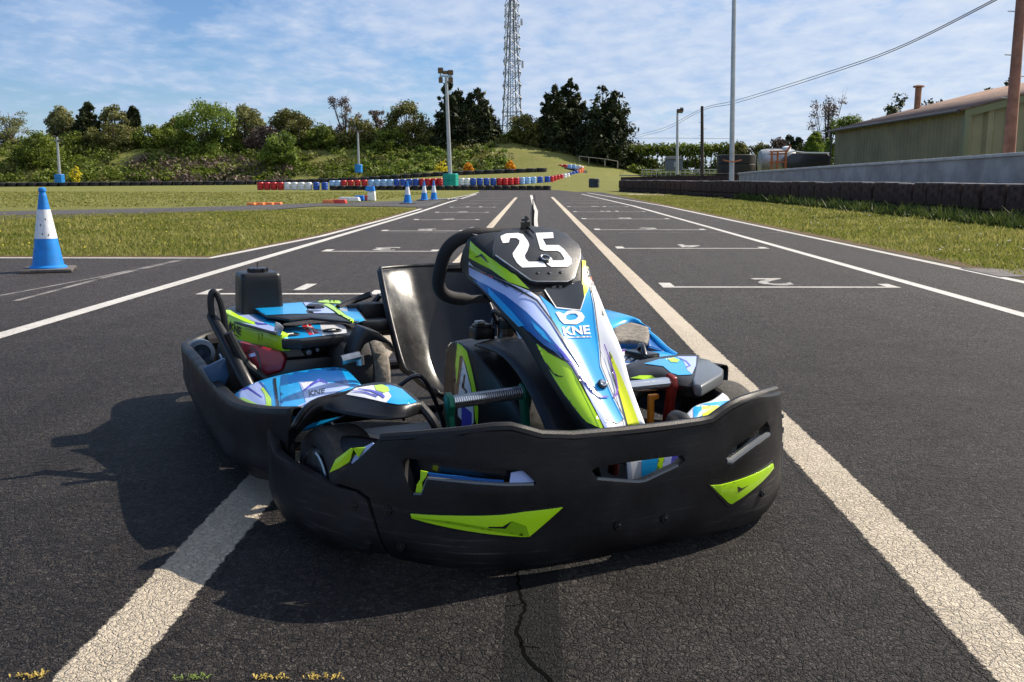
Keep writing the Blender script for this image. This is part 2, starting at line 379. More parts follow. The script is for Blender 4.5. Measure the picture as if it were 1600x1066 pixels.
# ------------------------------------------------------------------ ground materials
def ground_mat(name, kind, paint=None, wear=.12, edge=.22, base=(.029, .0245, .0245), ridx=0):
    m = bpy.data.materials.new(name); m.use_nodes = True; nt = m.node_tree; N = nt.nodes; L = nt.links; b = N['Principled BSDF']
    def n_(t, **k):
        n = N.new(t)
        for a, v in k.items(): setattr(n, a, v)
        return n
    def mth(op, a, b_=None, c=None, clamp=False):
        n = n_('ShaderNodeMath', operation=op, use_clamp=clamp)
        for i, v in enumerate((a, b_, c)):
            if v is None: continue
            if isinstance(v, (int, float)): n.inputs[i].default_value = v
            else: L.new(v, n.inputs[i])
        return n.outputs[0]
    def noise(sc, det=6, rough=.6, vec=None, dist=0):
        n = n_('ShaderNodeTexNoise'); n.inputs['Scale'].default_value = sc; n.inputs['Detail'].default_value = det; n.inputs['Roughness'].default_value = rough; n.inputs['Distortion'].default_value = dist
        L.new(vec or P, n.inputs['Vector']); return n.outputs['Fac']
    def ramp(f, a, b_, ca, cb):
        r = n_('ShaderNodeMapRange'); r.inputs[1].default_value = a; r.inputs[2].default_value = b_; L.new(f, r.inputs[0])
        x = n_('ShaderNodeMixRGB'); L.new(r.outputs[0], x.inputs[0])
        for i, c in ((1, ca), (2, cb)):
            if isinstance(c, tuple): x.inputs[i].default_value = c[:3]+(1,)
            else: L.new(c, x.inputs[i])
        return x.outputs[0]
    geo = n_('ShaderNodeNewGeometry'); P = geo.outputs['Position']
    tk = None
    if kind == 'asphalt':
        # distorted coordinates for natural cracks
        wn = n_('ShaderNodeTexNoise'); wn.inputs['Scale'].default_value = 30; wn.inputs['Detail'].default_value = 5; L.new(P, wn.inputs['Vector'])
        va = n_('ShaderNodeVectorMath', operation='MULTIPLY_ADD'); L.new(wn.outputs['Color'], va.inputs[0]); va.inputs[1].default_value = (.035, .035, .0); L.new(P, va.inputs[2])
        def vor(sc, feat='DISTANCE_TO_EDGE', vec=None, out='Distance'):
            v = n_('ShaderNodeTexVoronoi', feature=feat); v.inputs['Scale'].default_value = sc; L.new(vec or va.outputs[0], v.inputs['Vector']); return v.outputs[out]
        crack = mth('MULTIPLY', vor(58), 10.0, clamp=True)             # 1 = slab, 0 = crack
        crack2 = mth('MULTIPLY', vor(130), 6.0, clamp=True)
        patchn = noise(3.0, 4); pm = n_('ShaderNodeMapRange'); pm.inputs[1].default_value = .38; pm.inputs[2].default_value = .62; L.new(patchn, pm.inputs[0])
        sep = n_('ShaderNodeSeparateXYZ'); L.new(P, sep.inputs[0])
        nearm = n_('ShaderNodeMapRange'); nearm.inputs[1].default_value = 7.0; nearm.inputs[2].default_value = 2.3; L.new(sep.outputs[1], nearm.inputs[0])   # the broken old surface fades out along the track
        near = mth('MULTIPLY', nearm.outputs[0], mth('ADD', .55, mth('MULTIPLY', pm.outputs[0], .45)))
        speck = vor(260, 'F1', P); speckc = vor(260, 'F1', P, 'Color')
        sp = n_('ShaderNodeSeparateXYZ'); L.new(speckc, sp.inputs[0])
        big = noise(.45, 5, .6); mid = noise(9, 8, .7); fine = noise(120, 4, .7)
        c = ramp(big, .32, .68, tuple(x*.74 for x in base), tuple(x*1.42 for x in base)); c = ramp(noise(1.6, 6, .65), .56, .74, c, tuple(x*.6 for x in base))
        c = ramp(mid, .3, .72, c, ramp(big, .3, .7, tuple(x*1.55 for x in base), tuple(x*1.3 for x in base)))
        sk = n_('ShaderNodeMapping'); L.new(P, sk.inputs[0]); sk.inputs['Scale'].default_value = (2.6, .10, 1); sn_ = noise(1.0, 5, .65, sk.outputs[0])
        tk = n_('ShaderNodeMixRGB'); tk.blend_type = 'MULTIPLY'; L.new(mth('MULTIPLY', mth('SUBTRACT', sn_, .45), 4.5, clamp=True), tk.inputs[0]); L.new(c, tk.inputs[1]); tk.inputs[2].default_value = (.62, .62, .64, 1); c = tk.outputs[0]
        c = ramp(sp.outputs[0], .70, .98, c, (.17, .155, .14))
        st9 = n_('ShaderNodeSeparateXYZ'); L.new(vor(95, 'F1', P, 'Color'), st9.inputs[0]); mr9 = n_('ShaderNodeMapRange'); mr9.inputs[3].default_value = .45; mr9.inputs[4].default_value = 1.7; L.new(st9.outputs[1], mr9.inputs[0])
        vm9 = n_('ShaderNodeVectorMath', operation='SCALE'); L.new(c, vm9.inputs[0]); L.new(mr9.outputs[0], vm9.inputs['Scale']); c = vm9.outputs[0]; b.inputs['Specular IOR Level'].default_value = .22
        cc_ = n_('ShaderNodeSeparateXYZ'); L.new(vor(58, 'F1', None, 'Color'), cc_.inputs[0]); tone = ramp(mth('ADD', mth('MULTIPLY', noise(22, 5), .6), mth('MULTIPLY', cc_.outputs[0], .4)), .3, .75, (.050, .041, .036), (.012, .011, .011))
        nf = n_('ShaderNodeMixRGB'); L.new(mth('MULTIPLY', near, .8), nf.inputs[0]); L.new(c, nf.inputs[1]); L.new(tone, nf.inputs[2]); c = nf.outputs[0]
        ck = n_('ShaderNodeMixRGB'); L.new(mth('MULTIPLY', mth('SUBTRACT', 1.0, crack), mth('MULTIPLY', near, .95)), ck.inputs[0]); L.new(c, ck.inputs[1]); ck.inputs[2].default_value = (.008, .008, .008, 1); c = ck.outputs[0]  # cracks darkened in the colour, for the self-shadow that bump lacks
        h = mth('MULTIPLY', mth('ADD', mth('MULTIPLY', crack, .75), mth('MULTIPLY', crack2, .25)), near)
        h = mth('ADD', h, mth('MULTIPLY', noise(60, 6, .75), .55)); h = mth('ADD', h, mth('MULTIPLY', mid, .9)); h = mth('ADD', h, mth('MULTIPLY', speck, mth('MULTIPLY_ADD', near, .1, .28))); h = mth('ADD', h, mth('MULTIPLY', fine, .35))
        rough = .66; dist = .024
    elif kind == 'grass':
        big = noise(.12, 5, .6); mid = noise(1.3, 8, .75); fine = noise(22, 8, .8)
        st = n_('ShaderNodeMapping'); L.new(P, st.inputs[0]); st.inputs['Scale'].default_value = (.25, 1.2, 1); sn = noise(.8, 6, .7, st.outputs[0])
        c = ramp(big, .35, .65, (.145, .155, .030), (.21, .185, .06))
        c = ramp(sn, .4, .68, c, (.27, .215, .10)); c = ramp(mid, .3, .8, ramp(fine, .3, .7, (.10, .13, .02), (.18, .20, .045)), c)
        c = ramp(fine, .42, .85, c, (.17, .165, .05))
        h = mth('ADD', fine, mth('MULTIPLY', mid, 1.2)); rough = .85; dist = .05
        b.inputs['Specular IOR Level'].default_value = .15
    rgh = mth('ADD', rough, mth('MULTIPLY', mth('SUBTRACT', mid, .5), .3))
    if paint:
        uv = n_('ShaderNodeUVMap', uv_map='UVMap'); su = n_('ShaderNodeSeparateXYZ'); L.new(uv.outputs[0], su.inputs[0])
        au = mth('ABSOLUTE', su.outputs[0]); e = mth('ADD', mth('MULTIPLY', mth('SUBTRACT', noise(38, 6, .7), .5), edge*2.2), mth('SUBTRACT', 1.0, mth('MULTIPLY', au, 1.22)))
        # ends of the stroke (v runs -1..1 on short ones through uv y stored as distance to the end)
        msk = mth('MULTIPLY', mth('ADD', e, .0), 14, clamp=True)
        w = mth('MULTIPLY', mth('SUBTRACT', noise(30, 10, .8), .5-wear*.9+.13), 9, clamp=True)   # worn away
        w2 = mth('MULTIPLY', mth('SUBTRACT', noise(2.2, 4, .6), .36), 5, clamp=True)
        msk = mth('MULTIPLY', msk, mth('MAXIMUM', w, mth('MULTIPLY', w2, 1-wear)))
        pc = ramp(noise(5, 8, .7), .3, .75, tuple(x*.78 for x in paint), paint)
        pc = ramp(noise(70, 6, .8), .25, .6, tuple(x*.6 for x in paint), pc)
        if tk is not None: pk = n_('ShaderNodeMixRGB'); pk.blend_type = 'MULTIPLY'; L.new(mth('MULTIPLY', mth('SUBTRACT', sn_, .42), 5, clamp=True), pk.inputs[0]); L.new(pc, pk.inputs[1]); pk.inputs[2].default_value = (.84, .82, .80, 1); pc = pk.outputs[0]
        x = n_('ShaderNodeMixRGB'); L.new(msk, x.inputs[0]); L.new(c, x.inputs[1]); L.new(pc, x.inputs[2]); c = x.outputs[0]
        h = mth('ADD', mth('MULTIPLY', h, mth('SUBTRACT', 1.0, mth('MULTIPLY', msk, .65))), mth('MULTIPLY', msk, 1.18))
    L.new(c, b.inputs['Base Color']); L.new(rgh, b.inputs['Roughness'])
    bp = n_('ShaderNodeBump'); bp.inputs['Distance'].default_value = dist; bp.inputs['Strength'].default_value = 1; L.new(h, bp.inputs['Height']); L.new(bp.outputs[0], b.inputs['Normal'])
    return m
G_ASPH = ground_mat('asphalt', 'asphalt'); G_GRASS = ground_mat('turf', 'grass')
G_PATH = ground_mat('side_road_asphalt', 'asphalt', base=(.062, .058, .058))
P_CREAM = ground_mat('cream_road_paint', 'asphalt', paint=(.70, .61, .48), wear=.38, edge=.24)
P_WHITE = ground_mat('white_road_paint', 'asphalt', paint=(.78, .76, .72), wear=.36, edge=.14)
P_SOIL = ground_mat('bare_soil_edge', 'grass', paint=(.16, .105, .06), wear=.5, edge=1.2)
P_GHOST = ground_mat('almost_worn_off_paint', 'asphalt', paint=(.30, .29, .28), wear=-.15, edge=1.6)
P_FAINT = ground_mat('worn_white_road_paint', 'asphalt', paint=(.42, .40, .38), wear=.05, edge=.5)
# ------------------------------------------------------------------ terrain
def lerpt(t, x):
    if x <= t[0][0]: return t[0][1]
    for (a, b), (c, d) in zip(t, t[1:]):
        if x <= c: return b+(d-b)*(x-a)/(c-a)
    return t[-1][1]
def sst(x): x = min(1, max(0, x)); return x*x*(3-2*x)
CREST = [(-400, 238), (0, 233), (200, 233), (420, 238), (600, 232), (700, 229), (770, 228), (840, 232), (900, 245), (960, 254), (1010, 268), (1060, 271), (2400, 271)]
BASE = [(-400, 291), (0, 290), (400, 287), (560, 282), (700, 273), (860, 267), (940, 270), (1000, 281), (1060, 285), (2400, 285)]
def T(x, y):
    if y < 60: return 0.0
    px = 834+1500*x/y
    zb = .83+(279-lerpt(BASE, px))/1500*93-.1; zc = .83+(279-lerpt(CREST, px))/1500*106
    z = zb*sst((y-70)/23); z += (zc-zb)*sst((y-94)/13)
    return z
def on(px, row, Y, dz=0):
    p = atY(px, row, Y); p.z = T(p.x, p.y)+dz; return p
mb = MB(); xs = [-1500, -700, -350, -200, -140]+[-110+i*2.0 for i in range(116)]+[140, 200, 350, 700, 1500]; ys = [-40, 0, 20, 40, 60]+[64+i*1.5 for i in range(36)]+[125, 150, 220, 400, 900, 3000]
vs = []; 
for y in ys:
    for x in xs:
        n = .25*math.sin(x*.31+y*.2)+.15*math.sin(x*.83-y*.5) if y > 96 else 0
        vs.append((x, y, T(x, y)+n*sst((y-96)/6)-.012))
w = len(xs); mb.add(vs, [(j*w+i, j*w+i+1, (j+1)*w+i+1, (j+1)*w+i) for j in range(len(ys)-1) for i in range(w-1)])
tag(mb.build('ground', G_GRASS), kind='structure')
def sheet(name, poly, z, mt, step=None):
    me = bpy.data.meshes.new(name)
    bm = bmesh.new(); f = bm.faces.new([bm.verts.new((p[0], p[1], z)) for p in poly]); bm.normal_update()
    if f.normal.z < 0: f.normal_flip()
    bmesh.ops.triangulate(bm, faces=bm.faces); bm.to_mesh(me); bm.free()
    return tag(new_obj(name, me, None, mt), kind='structure')
g2 = lambda x, y: (lambda p: (p.x, p.y))(gnd(x, y))
JIT = random.Random(3)
def ragged(pts, amp=.05, step=.35):
    out = []
    for i, p in enumerate(dens(pts, step, False)): out.append((p.x+JIT.uniform(-amp, amp), p.y+JIT.uniform(-amp, amp)))
    return out
# track: everything between the grass islands
leftedge = ragged([(-14, 10.2), (-3.45, 10.25), (-3.2, 14), (-3.15, 20), (-3.2, 26.5), (-3.55, 29.2)])
far_l = [g2(674, 321), g2(706, 310.5), g2(747, 301.5), g2(750, 296.5)]
right = ragged([(4.15, 58), (4.15, 26), (4.18, 14), (4.22, 8.2), (4.25, 4), (4.4, -6)])
sheet('racetrack', [(-14, -6)]+leftedge+far_l+[g2(860, 296), g2(900, 300), (3.6, 62)]+right, 0.0, G_ASPH)
sheet('paddock_road', [(-60, 10.2), (-14, 10.2), (-14, -6), (-60, -6)], .0, G_ASPH)
sheet('access_road', [g2(-900, 350), g2(-300, 337), g2(0, 330.5), g2(250, 325.5), g2(420, 320.5), g2(480, 318), g2(640, 314), g2(700, 311), g2(672, 322), (-3.4, 28.5), (-4.2, 28.3), g2(640, 323), g2(500, 322), g2(420, 328.5), g2(300, 332), g2(0, 343.5), g2(-300, 352), g2(-900, 372)], .004, G_PATH)
# ------------------------------------------------------------------ painted marks
def ribbon(name, pts, w, mt, z=.0007, step=.5, endpad=0):
    pts = list(pts)
    P = dens([Vector(p) for p in pts], step, False); me = bpy.data.meshes.new(name); vs = []; fs = []; uv = []
    ws = w if isinstance(w, (list, tuple)) else None
    for i, p in enumerate(P):
        t = (P[min(i+1, len(P)-1)]-P[max(i-1, 0)]).normalized(); n = Vector((-t.y, t.x)); ww = (ws[0]+(ws[1]-ws[0])*i/(len(P)-1) if ws else w)*.61
        a = p+n*ww; b = p-n*ww; vs += [(a.x, a.y, z), (b.x, b.y, z)]
    for i in range(len(P)-1): fs.append((2*i+1, 2*i+3, 2*i+2, 2*i))
    me.from_pydata(vs, [], fs); u = me.uv_layers.new(name='UVMap')
    for p in me.polygons:
        for li in p.loop_indices:
            vi = me.loops[li].vertex_index; u.data[li].uv = ((-1 if vi % 2 == 0 else 1), i)
    me.update(); return tag(new_obj(name, me, None, mt), kind='structure')
ribbon('lane_line', [(-.742, 1.44), (-.775, 43)], .13, P_CREAM)
ribbon('lane_line', [(.842, 1.35), (.832, 44)], .128, P_CREAM)
ribbon('edge_line', [(-2.86, 3.2), (-2.86, 24), (-3.0, 34), g2(744, 303.5)], .115, P_WHITE)
ribbon('edge_line', [(3.02, 3), (3.05, 30), g2(909, 303.5)], .10, P_WHITE)
ribbon('edge_line', [(-13.8, 10.02), (-3.42, 10.08), (-3.1, 14), (-3.05, 20), (-3.12, 26.8)], .10, P_WHITE)
ribbon('edge_line', [(-3.9, 33), g2(706, 309.8), g2(735, 304.5), g2(748, 300.8)], .11, P_WHITE)
ribbon('edge_line', [(3.98, 3), (3.98, 30), g2(918, 301.5)], .10, P_WHITE)
ribbon('chalk_line', [g2(25, 470), g2(170, 432), g2(290, 405)], .05, P_FAINT)
ribbon('chalk_line', [g2(0, 462), g2(150, 434), g2(285, 405)], .03, P_FAINT)
ribbon('repair_seam', [(.0, 1.2), (.005, 3), (.03, 8), (.0, 13), (.03, 16), (-.02, 24), (.02, 38), (0, 50)], .11, ground_mat('seam_tar', 'asphalt', base=(.006, .006, .006), paint=(.0045, .0045, .005), edge=.10, wear=.9), z=.0005)
ribbon('seam_line', [g2(838, 356), g2(837, 345), g2(838, 330), g2(833, 318), g2(830, 305)], [.07, .13], P_WHITE)
ck_ = dens([Vector(q_) for q_ in (g2(812, 860), g2(808, 905), g2(820, 950), g2(806, 985), g2(818, 1020), g2(840, 1045), g2(862, 1066))], .012, False); ck_ = [(p_.x+JIT.uniform(-.0035, .0035), p_.y) for p_ in ck_]
ribbon('seam_crack', ck_, [.003, .007], mat('open_crack', (.003, .003, .003), 1, spec=.02), z=.0012, step=.05)
for q_ in range(3): k_ = 8+q_*14; ribbon('seam_crack', [ck_[k_], (ck_[k_][0]+JIT.uniform(-.02, .02), ck_[k_][1]-.012), (ck_[k_][0]+(-1)**q_*.035, ck_[k_][1]-.02)], [.003, .0015], bpy.data.materials['open_crack'], z=.0012, step=.05)
ribbon('edge_line', [(-.03, 40), (-.01, 20), (.0, 10)], .03, P_FAINT, z=.0012)
ribbon('edge_line', [(-.03, 40), (-.01, 20), (.0, 10)], .03, P_FAINT, z=.0012)
ribbon('soil_edge', [(-13.8, 10.22), (-3.42, 10.27), (-3.22, 14), (-3.18, 20), (-3.2, 26.8)], .16, P_SOIL, z=.0006, step=.1)
ribbon('soil_edge', [(4.28, 4), (4.22, 8.2), (4.2, 14), (4.17, 30), (4.17, 50)], .2, P_SOIL, z=.0006, step=.1)
def digit(n, x, y):
    V, F = text_mesh(str(n), .03); w = .32 if n < 10 else .5
    if n == 1: w = .11
    me = bpy.data.meshes.new('grid_number'); me.from_pydata([(x+w/2-v.x*w, y+(1-v.y)*.55, .0018) for v in V], [], F)
    u = me.uv_layers.new(name='UVMap'); me.update(); o = new_obj('grid_number', me, None, P_WHITE); tag(o, kind='structure')
for i, Y in enumerate([6.9, 11.05, 15.4, 19.6, 23.9, 28.2, 32.5, 37, 41.5]):
    ribbon('grid_line', [(-2.45, Y), (-1.12, Y+.03)], .075, P_WHITE, z=.0018)
    if i < 6:
        ribbon('grid_line', [(-2.40, Y+.03), (-2.40, Y+.30)], .10, P_WHITE, z=.0024, step=.1); ribbon('grid_line', [(-1.15, Y+.06), (-1.15, Y+.26)], .09, P_WHITE, z=.0024, step=.1)
        digit(2*i+1, -1.78, Y+.14)
for i, Y in enumerate([7.42, 11.6, 15.85, 20.1, 24.4, 28.8, 33.1, 37.5, 42]):
    ribbon('grid_line', [(1.0, Y), (2.83, Y+.03)], .075, P_WHITE, z=.0018)
    if i < 6:
        ribbon('grid_line', [(1.05, Y+.03), (1.05, Y+.30)], .10, P_WHITE, z=.0024, step=.1); ribbon('grid_line', [(2.78, Y+.06), (2.78, Y+.26)], .09, P_WHITE, z=.0024, step=.1)
        digit(2*i+2, 1.92, Y+.14)
ribbon('tar_joint', [(-3.0, 14.9), (4, 15.1)], .03, P_FAINT, z=.0005); ribbon('tar_joint', [(-3.0, 25.0), (4, 25.2)], .04, P_FAINT, z=.0005)
# ------------------------------------------------------------------ grass
def blades(name, poly, n, hmin, hmax, seed, mt, wd=.006, near=None, z=None):
    rg = np.random.default_rng(seed); x0 = min(p[0] for p in poly); x1 = max(p[0] for p in poly); y0 = min(p[1] for p in poly); y1 = max(p[1] for p in poly)
    out = np.zeros((0, 2))
    px = np.array([p[0] for p in poly]); py = np.array([p[1] for p in poly])
    while len(out) < n:
        m = n*2; u = rg.random(m); y = y0*(y1/y0)**u if near else y0+(y1-y0)*u; x = x0+(x1-x0)*rg.random(m)
        ins = np.zeros(m, bool); j = len(px)-1
        for i in range(len(px)):
            c = ((py[i] > y) != (py[j] > y)) & (x < (px[j]-px[i])*(y-py[i])/(py[j]-py[i]+1e-12)+px[i]); ins ^= c; j = i
        out = np.vstack([out, np.stack([x, y], 1)[ins]])
    q = out[:n]; dens_ = np.sin(q[:, 0]*2.1+1.7*np.sin(q[:, 1]*1.3))*np.sin(q[:, 1]*2.7+q[:, 0])
    a = rg.random(n)*6.283; h = (hmin+(hmax-hmin)*rg.random(n)**2)*(1+.35*dens_); wq = wd*(1+q[:, 1]/9)*(.6+.8*rg.random(n))
    dx = np.cos(a)*wq; dy = np.sin(a)*wq; lx = rg.normal(0, .45, n)*h; ly = rg.normal(0, .45, n)*h
    co = np.zeros((n, 3, 3)); co[:, 0] = np.stack([q[:, 0]-dx, q[:, 1]-dy, np.full(n, -.01)], 1); co[:, 1] = np.stack([q[:, 0]+dx, q[:, 1]+dy, np.full(n, -.01)], 1)
    co[:, 2] = np.stack([q[:, 0]+lx, q[:, 1]+ly, h], 1)
    tone = np.clip(.45+.3*dens_+rg.normal(0, .25, n), 0, 1)
    return tag(np_mesh(name, co.reshape(-1, 3), 3, None, mt, attr=tone), kind='stuff')
L_GRASS = leafmat('grass_blades', (.14, .17, .022), (.34, .31, .10), .45)
L_WEED = leafmat('weed_leaves', (.03, .055, .012), (.10, .13, .03), .3)
tag(blades('grass', [(-13.5, 10.3), (-3.5, 10.35), (-3.22, 14), (-3.2, 20), (-3.25, 26.3), (-4.3, 27.8), (-13, 20.6)], 80000, .012, .035, 1, L_GRASS, near=1), 'short mown grass on the left island beside the track', 'grass')
tag(blades('grass', [(4.2, 5), (8.7, 5), (8.7, 30), (7.2, 50), (4.2, 50)], 80000, .012, .04, 2, L_GRASS, near=1), 'short mown grass verge on the right of the track', 'grass')
tag(blades('grass', [(-30, 22.5), (-9, 30), (-6, 33), (-6, 60), (-50, 62), (-50, 25)], 30000, .02, .045, 3, L_GRASS, wd=.008, near=1), 'olive grass field beyond the access road', 'grass')
tag(blades('weeds', [(8.0, 12), (8.75, 12), (8.75, 40), (8.2, 40)], 14000, .06, .28, 4, L_WEED, wd=.008, near=1), 'tall dark weeds growing along the foot of the black barrier', 'weeds')
def dots(name, poly, n, r, seed, mt, hz):
    rg = random.Random(seed); mb = MB(); k = 0
    x0 = min(p[0] for p in poly); x1 = max(p[0] for p in poly); y0 = min(p[1] for p in poly); y1 = max(p[1] for p in poly)
    while k < n:
        x = rg.uniform(x0, x1); y = y0*(y1/y0)**rg.random()
        if not inside((x, y), poly): continue
        z = hz*rg.uniform(.6, 1.5); q = r*rg.uniform(.6, 1.2)
        mb.add([(x+q*math.cos(a*1.2566), y+q*math.sin(a*1.2566), z) for a in range(5)]+[(x, y, z+q*.6), (x, y, z-q*.5)], [(i, (i+1) % 5, 5) for i in range(5)]+[((i+1) % 5, i, 6) for i in range(5)]); k += 1
    return tag(mb.build(name, mt), kind='stuff')
tag(blades('grass', [(-13.5, 10.3), (-3.5, 10.35), (-3.22, 14), (-3.2, 20), (-13, 20)], 3500, .05, .10, 8, L_GRASS, near=1), 'scattered taller grass tufts on the left island', 'grass')
tag(blades('grass', [(4.3, 5), (8.5, 5), (8.5, 30), (4.3, 30)], 3500, .05, .11, 9, L_GRASS, near=1), 'scattered taller grass tufts on the right verge', 'grass')
F_Y = mat('dandelion_yellow', (.75, .6, .02), .7); F_W = mat('seed_head_white', (.7, .7, .62), .8)
isl = [(-13.5, 10.4), (-3.6, 10.45), (-3.3, 20), (-3.3, 26), (-13, 20)]; ver = [(4.4, 6), (8.5, 6), (8.4, 30), (4.4, 30)]
tag(dots('wildflowers', isl, 170, .014, 5, F_Y, .05), 'yellow dandelions dotted over the left grass island', 'flowers')
tag(dots('wildflowers', ver, 150, .013, 6, F_W, .07), 'white seed heads and daisies dotted over the right verge', 'flowers')
# ------------------------------------------------------------------ leaves and trees
LM = {'dark': leafmat('cypress_needles', (.008, .016, .008), (.055, .07, .018), .1), 'green': leafmat('spring_leaves', (.04, .07, .008), (.22, .27, .035), .35),
 'bright': leafmat('bright_spring_leaves', (.06, .10, .012), (.24, .32, .05), .35), 'olive': leafmat('olive_leaves', (.05, .06, .014), (.22, .21, .055), .3),
 'pale': leafmat('pale_opening_leaves', (.10, .11, .035), (.30, .30, .12), .35), 'brown': leafmat('dry_stems', (.06, .04, .035), (.22, .16, .12), .1),
 'gorse': leafmat('orange_blossom', (.6, .2, .01), (.9, .5, .03), .2), 'yellow': leafmat('yellow_blossom', (.5, .42, .02), (.85, .75, .05), .2)}
BARK = mat('bark', (.07, .055, .045), .9, noise=.4, nscale=3, bump=.02, bscale=12)
def leaves(name, clumps, n, size, mt, seed, parent=None, up=0.0, elong=1.0, spread=.5):
    """clumps: array of cx,cy,cz,rx,ry,rz"""
    rg = np.random.default_rng(seed); c = np.array(clumps, float); wts = (c[:, 3]*c[:, 5])**.9; ix = rg.choice(len(c), n, p=wts/wts.sum())
    d = rg.normal(size=(n, 3)); d /= np.linalg.norm(d, axis=1)[:, None]; r = rg.random(n)**spread
    p = c[ix, :3]+d*c[ix, 3:]*r[:, None]
    nn = d*.7+rg.normal(size=(n, 3))*.7; nn[:, 2] += up; nn /= np.linalg.norm(nn, axis=1)[:, None]
    a = np.cross(nn, rg.normal(size=(n, 3))); a /= np.linalg.norm(a, axis=1)[:, None]; b = np.cross(nn, a); s = size*(.5+rg.random(n))[:, None]
    co = np.stack([p-a*s*.5*elong, p+b*s*.35, p+a*s*.5*elong, p-b*s*.35], 1)
    ct = rg.random(len(c)); tone = np.clip(ct[ix]*.55+rg.random(n)*.45, 0, 1)
    return np_mesh(name, co.reshape(-1, 3), 4, parent, mt, attr=tone)
LABN = {}
def tree(px, top, base, hw, kind, Y, label, cat='tree', group=None, lm=None, n=None, name=None, sparse=False, seed=None):
    sd = seed or int(abs(px)*7+top); rg = random.Random(sd)
    gp = on(px, base, Y); z0 = gp.z if base > 270 or Y < 90 else min(gp.z, atY(px, base, Y).z)
    zt = atY(px, top, Y).z; H = zt-z0; Wd = hw/1500*Y
    root = empty(name or {'conifer': 'cypress_tree', 'broad': 'broadleaf_tree', 'bare': 'bare_tree', 'bush': 'bush', 'pine': 'pine_tree'}[kind], (gp.x, gp.y, z0), 0, label, cat, group)
    cl = []; limbs = []
    if kind == 'conifer':
        L = max(1, int(hw/14)); tips = [(rg.uniform(-.45, .45)*Wd if i else 0, rg.uniform(-.4, .4)*Wd, H*(1 if i == 0 else rg.uniform(.78, .97))) for i in range(L+1)]
        for (tx, ty, th) in tips:
            k = 0
            for j in range(60):
                f = rg.random()**.8; z = th*(.04+.95*f); w = Wd*(1-f)**.5*(.9 if L > 1 else 1)
                a = rg.random()*6.283; rr = w*rg.uniform(.25, 1.0); x = tx*(.55+.45*f)+rr*math.cos(a); y = ty+rr*math.sin(a)
                s = max(.22, .22*Wd*(1.25-f)*rg.uniform(.7, 1.3)); cl.append((x, y, z, s*1.15, s, s*1.25))
                if rr > .7*w: limbs.append(((tx*.5, ty*.5, z*.8), (x, y, z+s)))
            for j in range(4): cl.append((tx+rg.uniform(-.1, .1), ty, th*(1-.022*j)-.05, .10+.07*j, .10+.07*j, .3))
        n = n or 14000; size = .27; mt = LM[lm or 'dark']; el = 1.9; up = .3; sp = .7
    elif kind == 'pine':
        for j in range(26):
            a = rg.random()*6.283; r = Wd*rg.random()**.5; z = H*(.45+.45*rg.random()); cl.append((r*math.cos(a), r*math.sin(a), z-.12*H*(r/Wd), .2*Wd, .2*Wd, .09*H)); limbs.append(((0, 0, H*.4), (cl[-1][0], cl[-1][1], cl[-1][2])))
        n = n or 2200; size = .3; mt = LM[lm or 'dark']; el = 1.3; up = .5; sp = .5
    elif kind in ('broad', 'bush'):
        m = 34 if kind == 'broad' else 22
        for j in range(m):
            a = rg.random()*6.283; e = rg.uniform(-.2, 1)**1; rr = Wd*math.sqrt(max(0, 1-max(0, e)**2))*rg.uniform(.45, 1.0)*.85
            zc = .52 if kind == 'broad' else .35
            z = H*(zc+(1-zc)*.86*e*rg.uniform(.8, 1)); s = Wd*rg.uniform(.2, .38)
            cl.append((rr*math.cos(a), rr*math.sin(a), z, s, s, s*.8)); limbs.append(((0, 0, H*.25), (rr*math.cos(a)*.9, rr*math.sin(a)*.9, z)))
        for j in range(22): cl.append((rg.uniform(-.85, .85)*Wd, rg.uniform(-.6, .6)*Wd, H*rg.uniform(.08, .5), Wd*.26, Wd*.24, H*.12))
        n = n or (8500 if kind == 'broad' else 5600); size = .215; mt = LM[lm or 'green']; el = 1; up = .3; sp = .55
    else:
        for j in range(30):
            a = rg.random()*6.283; z = H*rg.uniform(.15, .98); rr = Wd*rg.uniform(.1, 1.0)*(1.0-.55*abs(z/H-.45)); cl.append((rr*math.cos(a), rr*math.sin(a), z, Wd*.26, Wd*.26, H*.08)); limbs.append(((0, 0, H*.3), (cl[-1][0], cl[-1][1], z)))
        n = n or 2600; size = .17; mt = LM[lm or 'pale']; el = 1; up = .2; sp = .5
    lo = leaves('crown', cl, n, size, mt, sd, root, up, el, sp)
    t = MB(); r0 = max(.05, H*.022); t.tube([(0, 0, -.3), (rg.uniform(-.1, .1), 0, H*.35), (rg.uniform(-.2, .2), 0, H*(.6 if kind == 'pine' else .7)), (0, 0, H*(.72 if kind == 'pine' else .95))], [r0*1.4, r0, r0*.5, .02], 7)
    lim = limbs if kind == 'bare' else limbs[:16]
    for a, b in lim:
        a = Vector(a); b = Vector(b); mid = a.lerp(b, .5)+Vector((0, 0, -.06*H)); t.tube([a, mid, b], [r0*.45, r0*.28, .015], 5, caps=False)
        if kind == 'bare':
            for q in range(5):
                e = b.lerp(a, rg.uniform(0, .5)); t.tube([e, e+Vector((rg.uniform(-.25, .25)*Wd, rg.uniform(-.25, .25)*Wd, rg.uniform(.05, .2)*H))], [.018, .006], 4, caps=False)
    t.build('trunk', BARK, root)
    return root
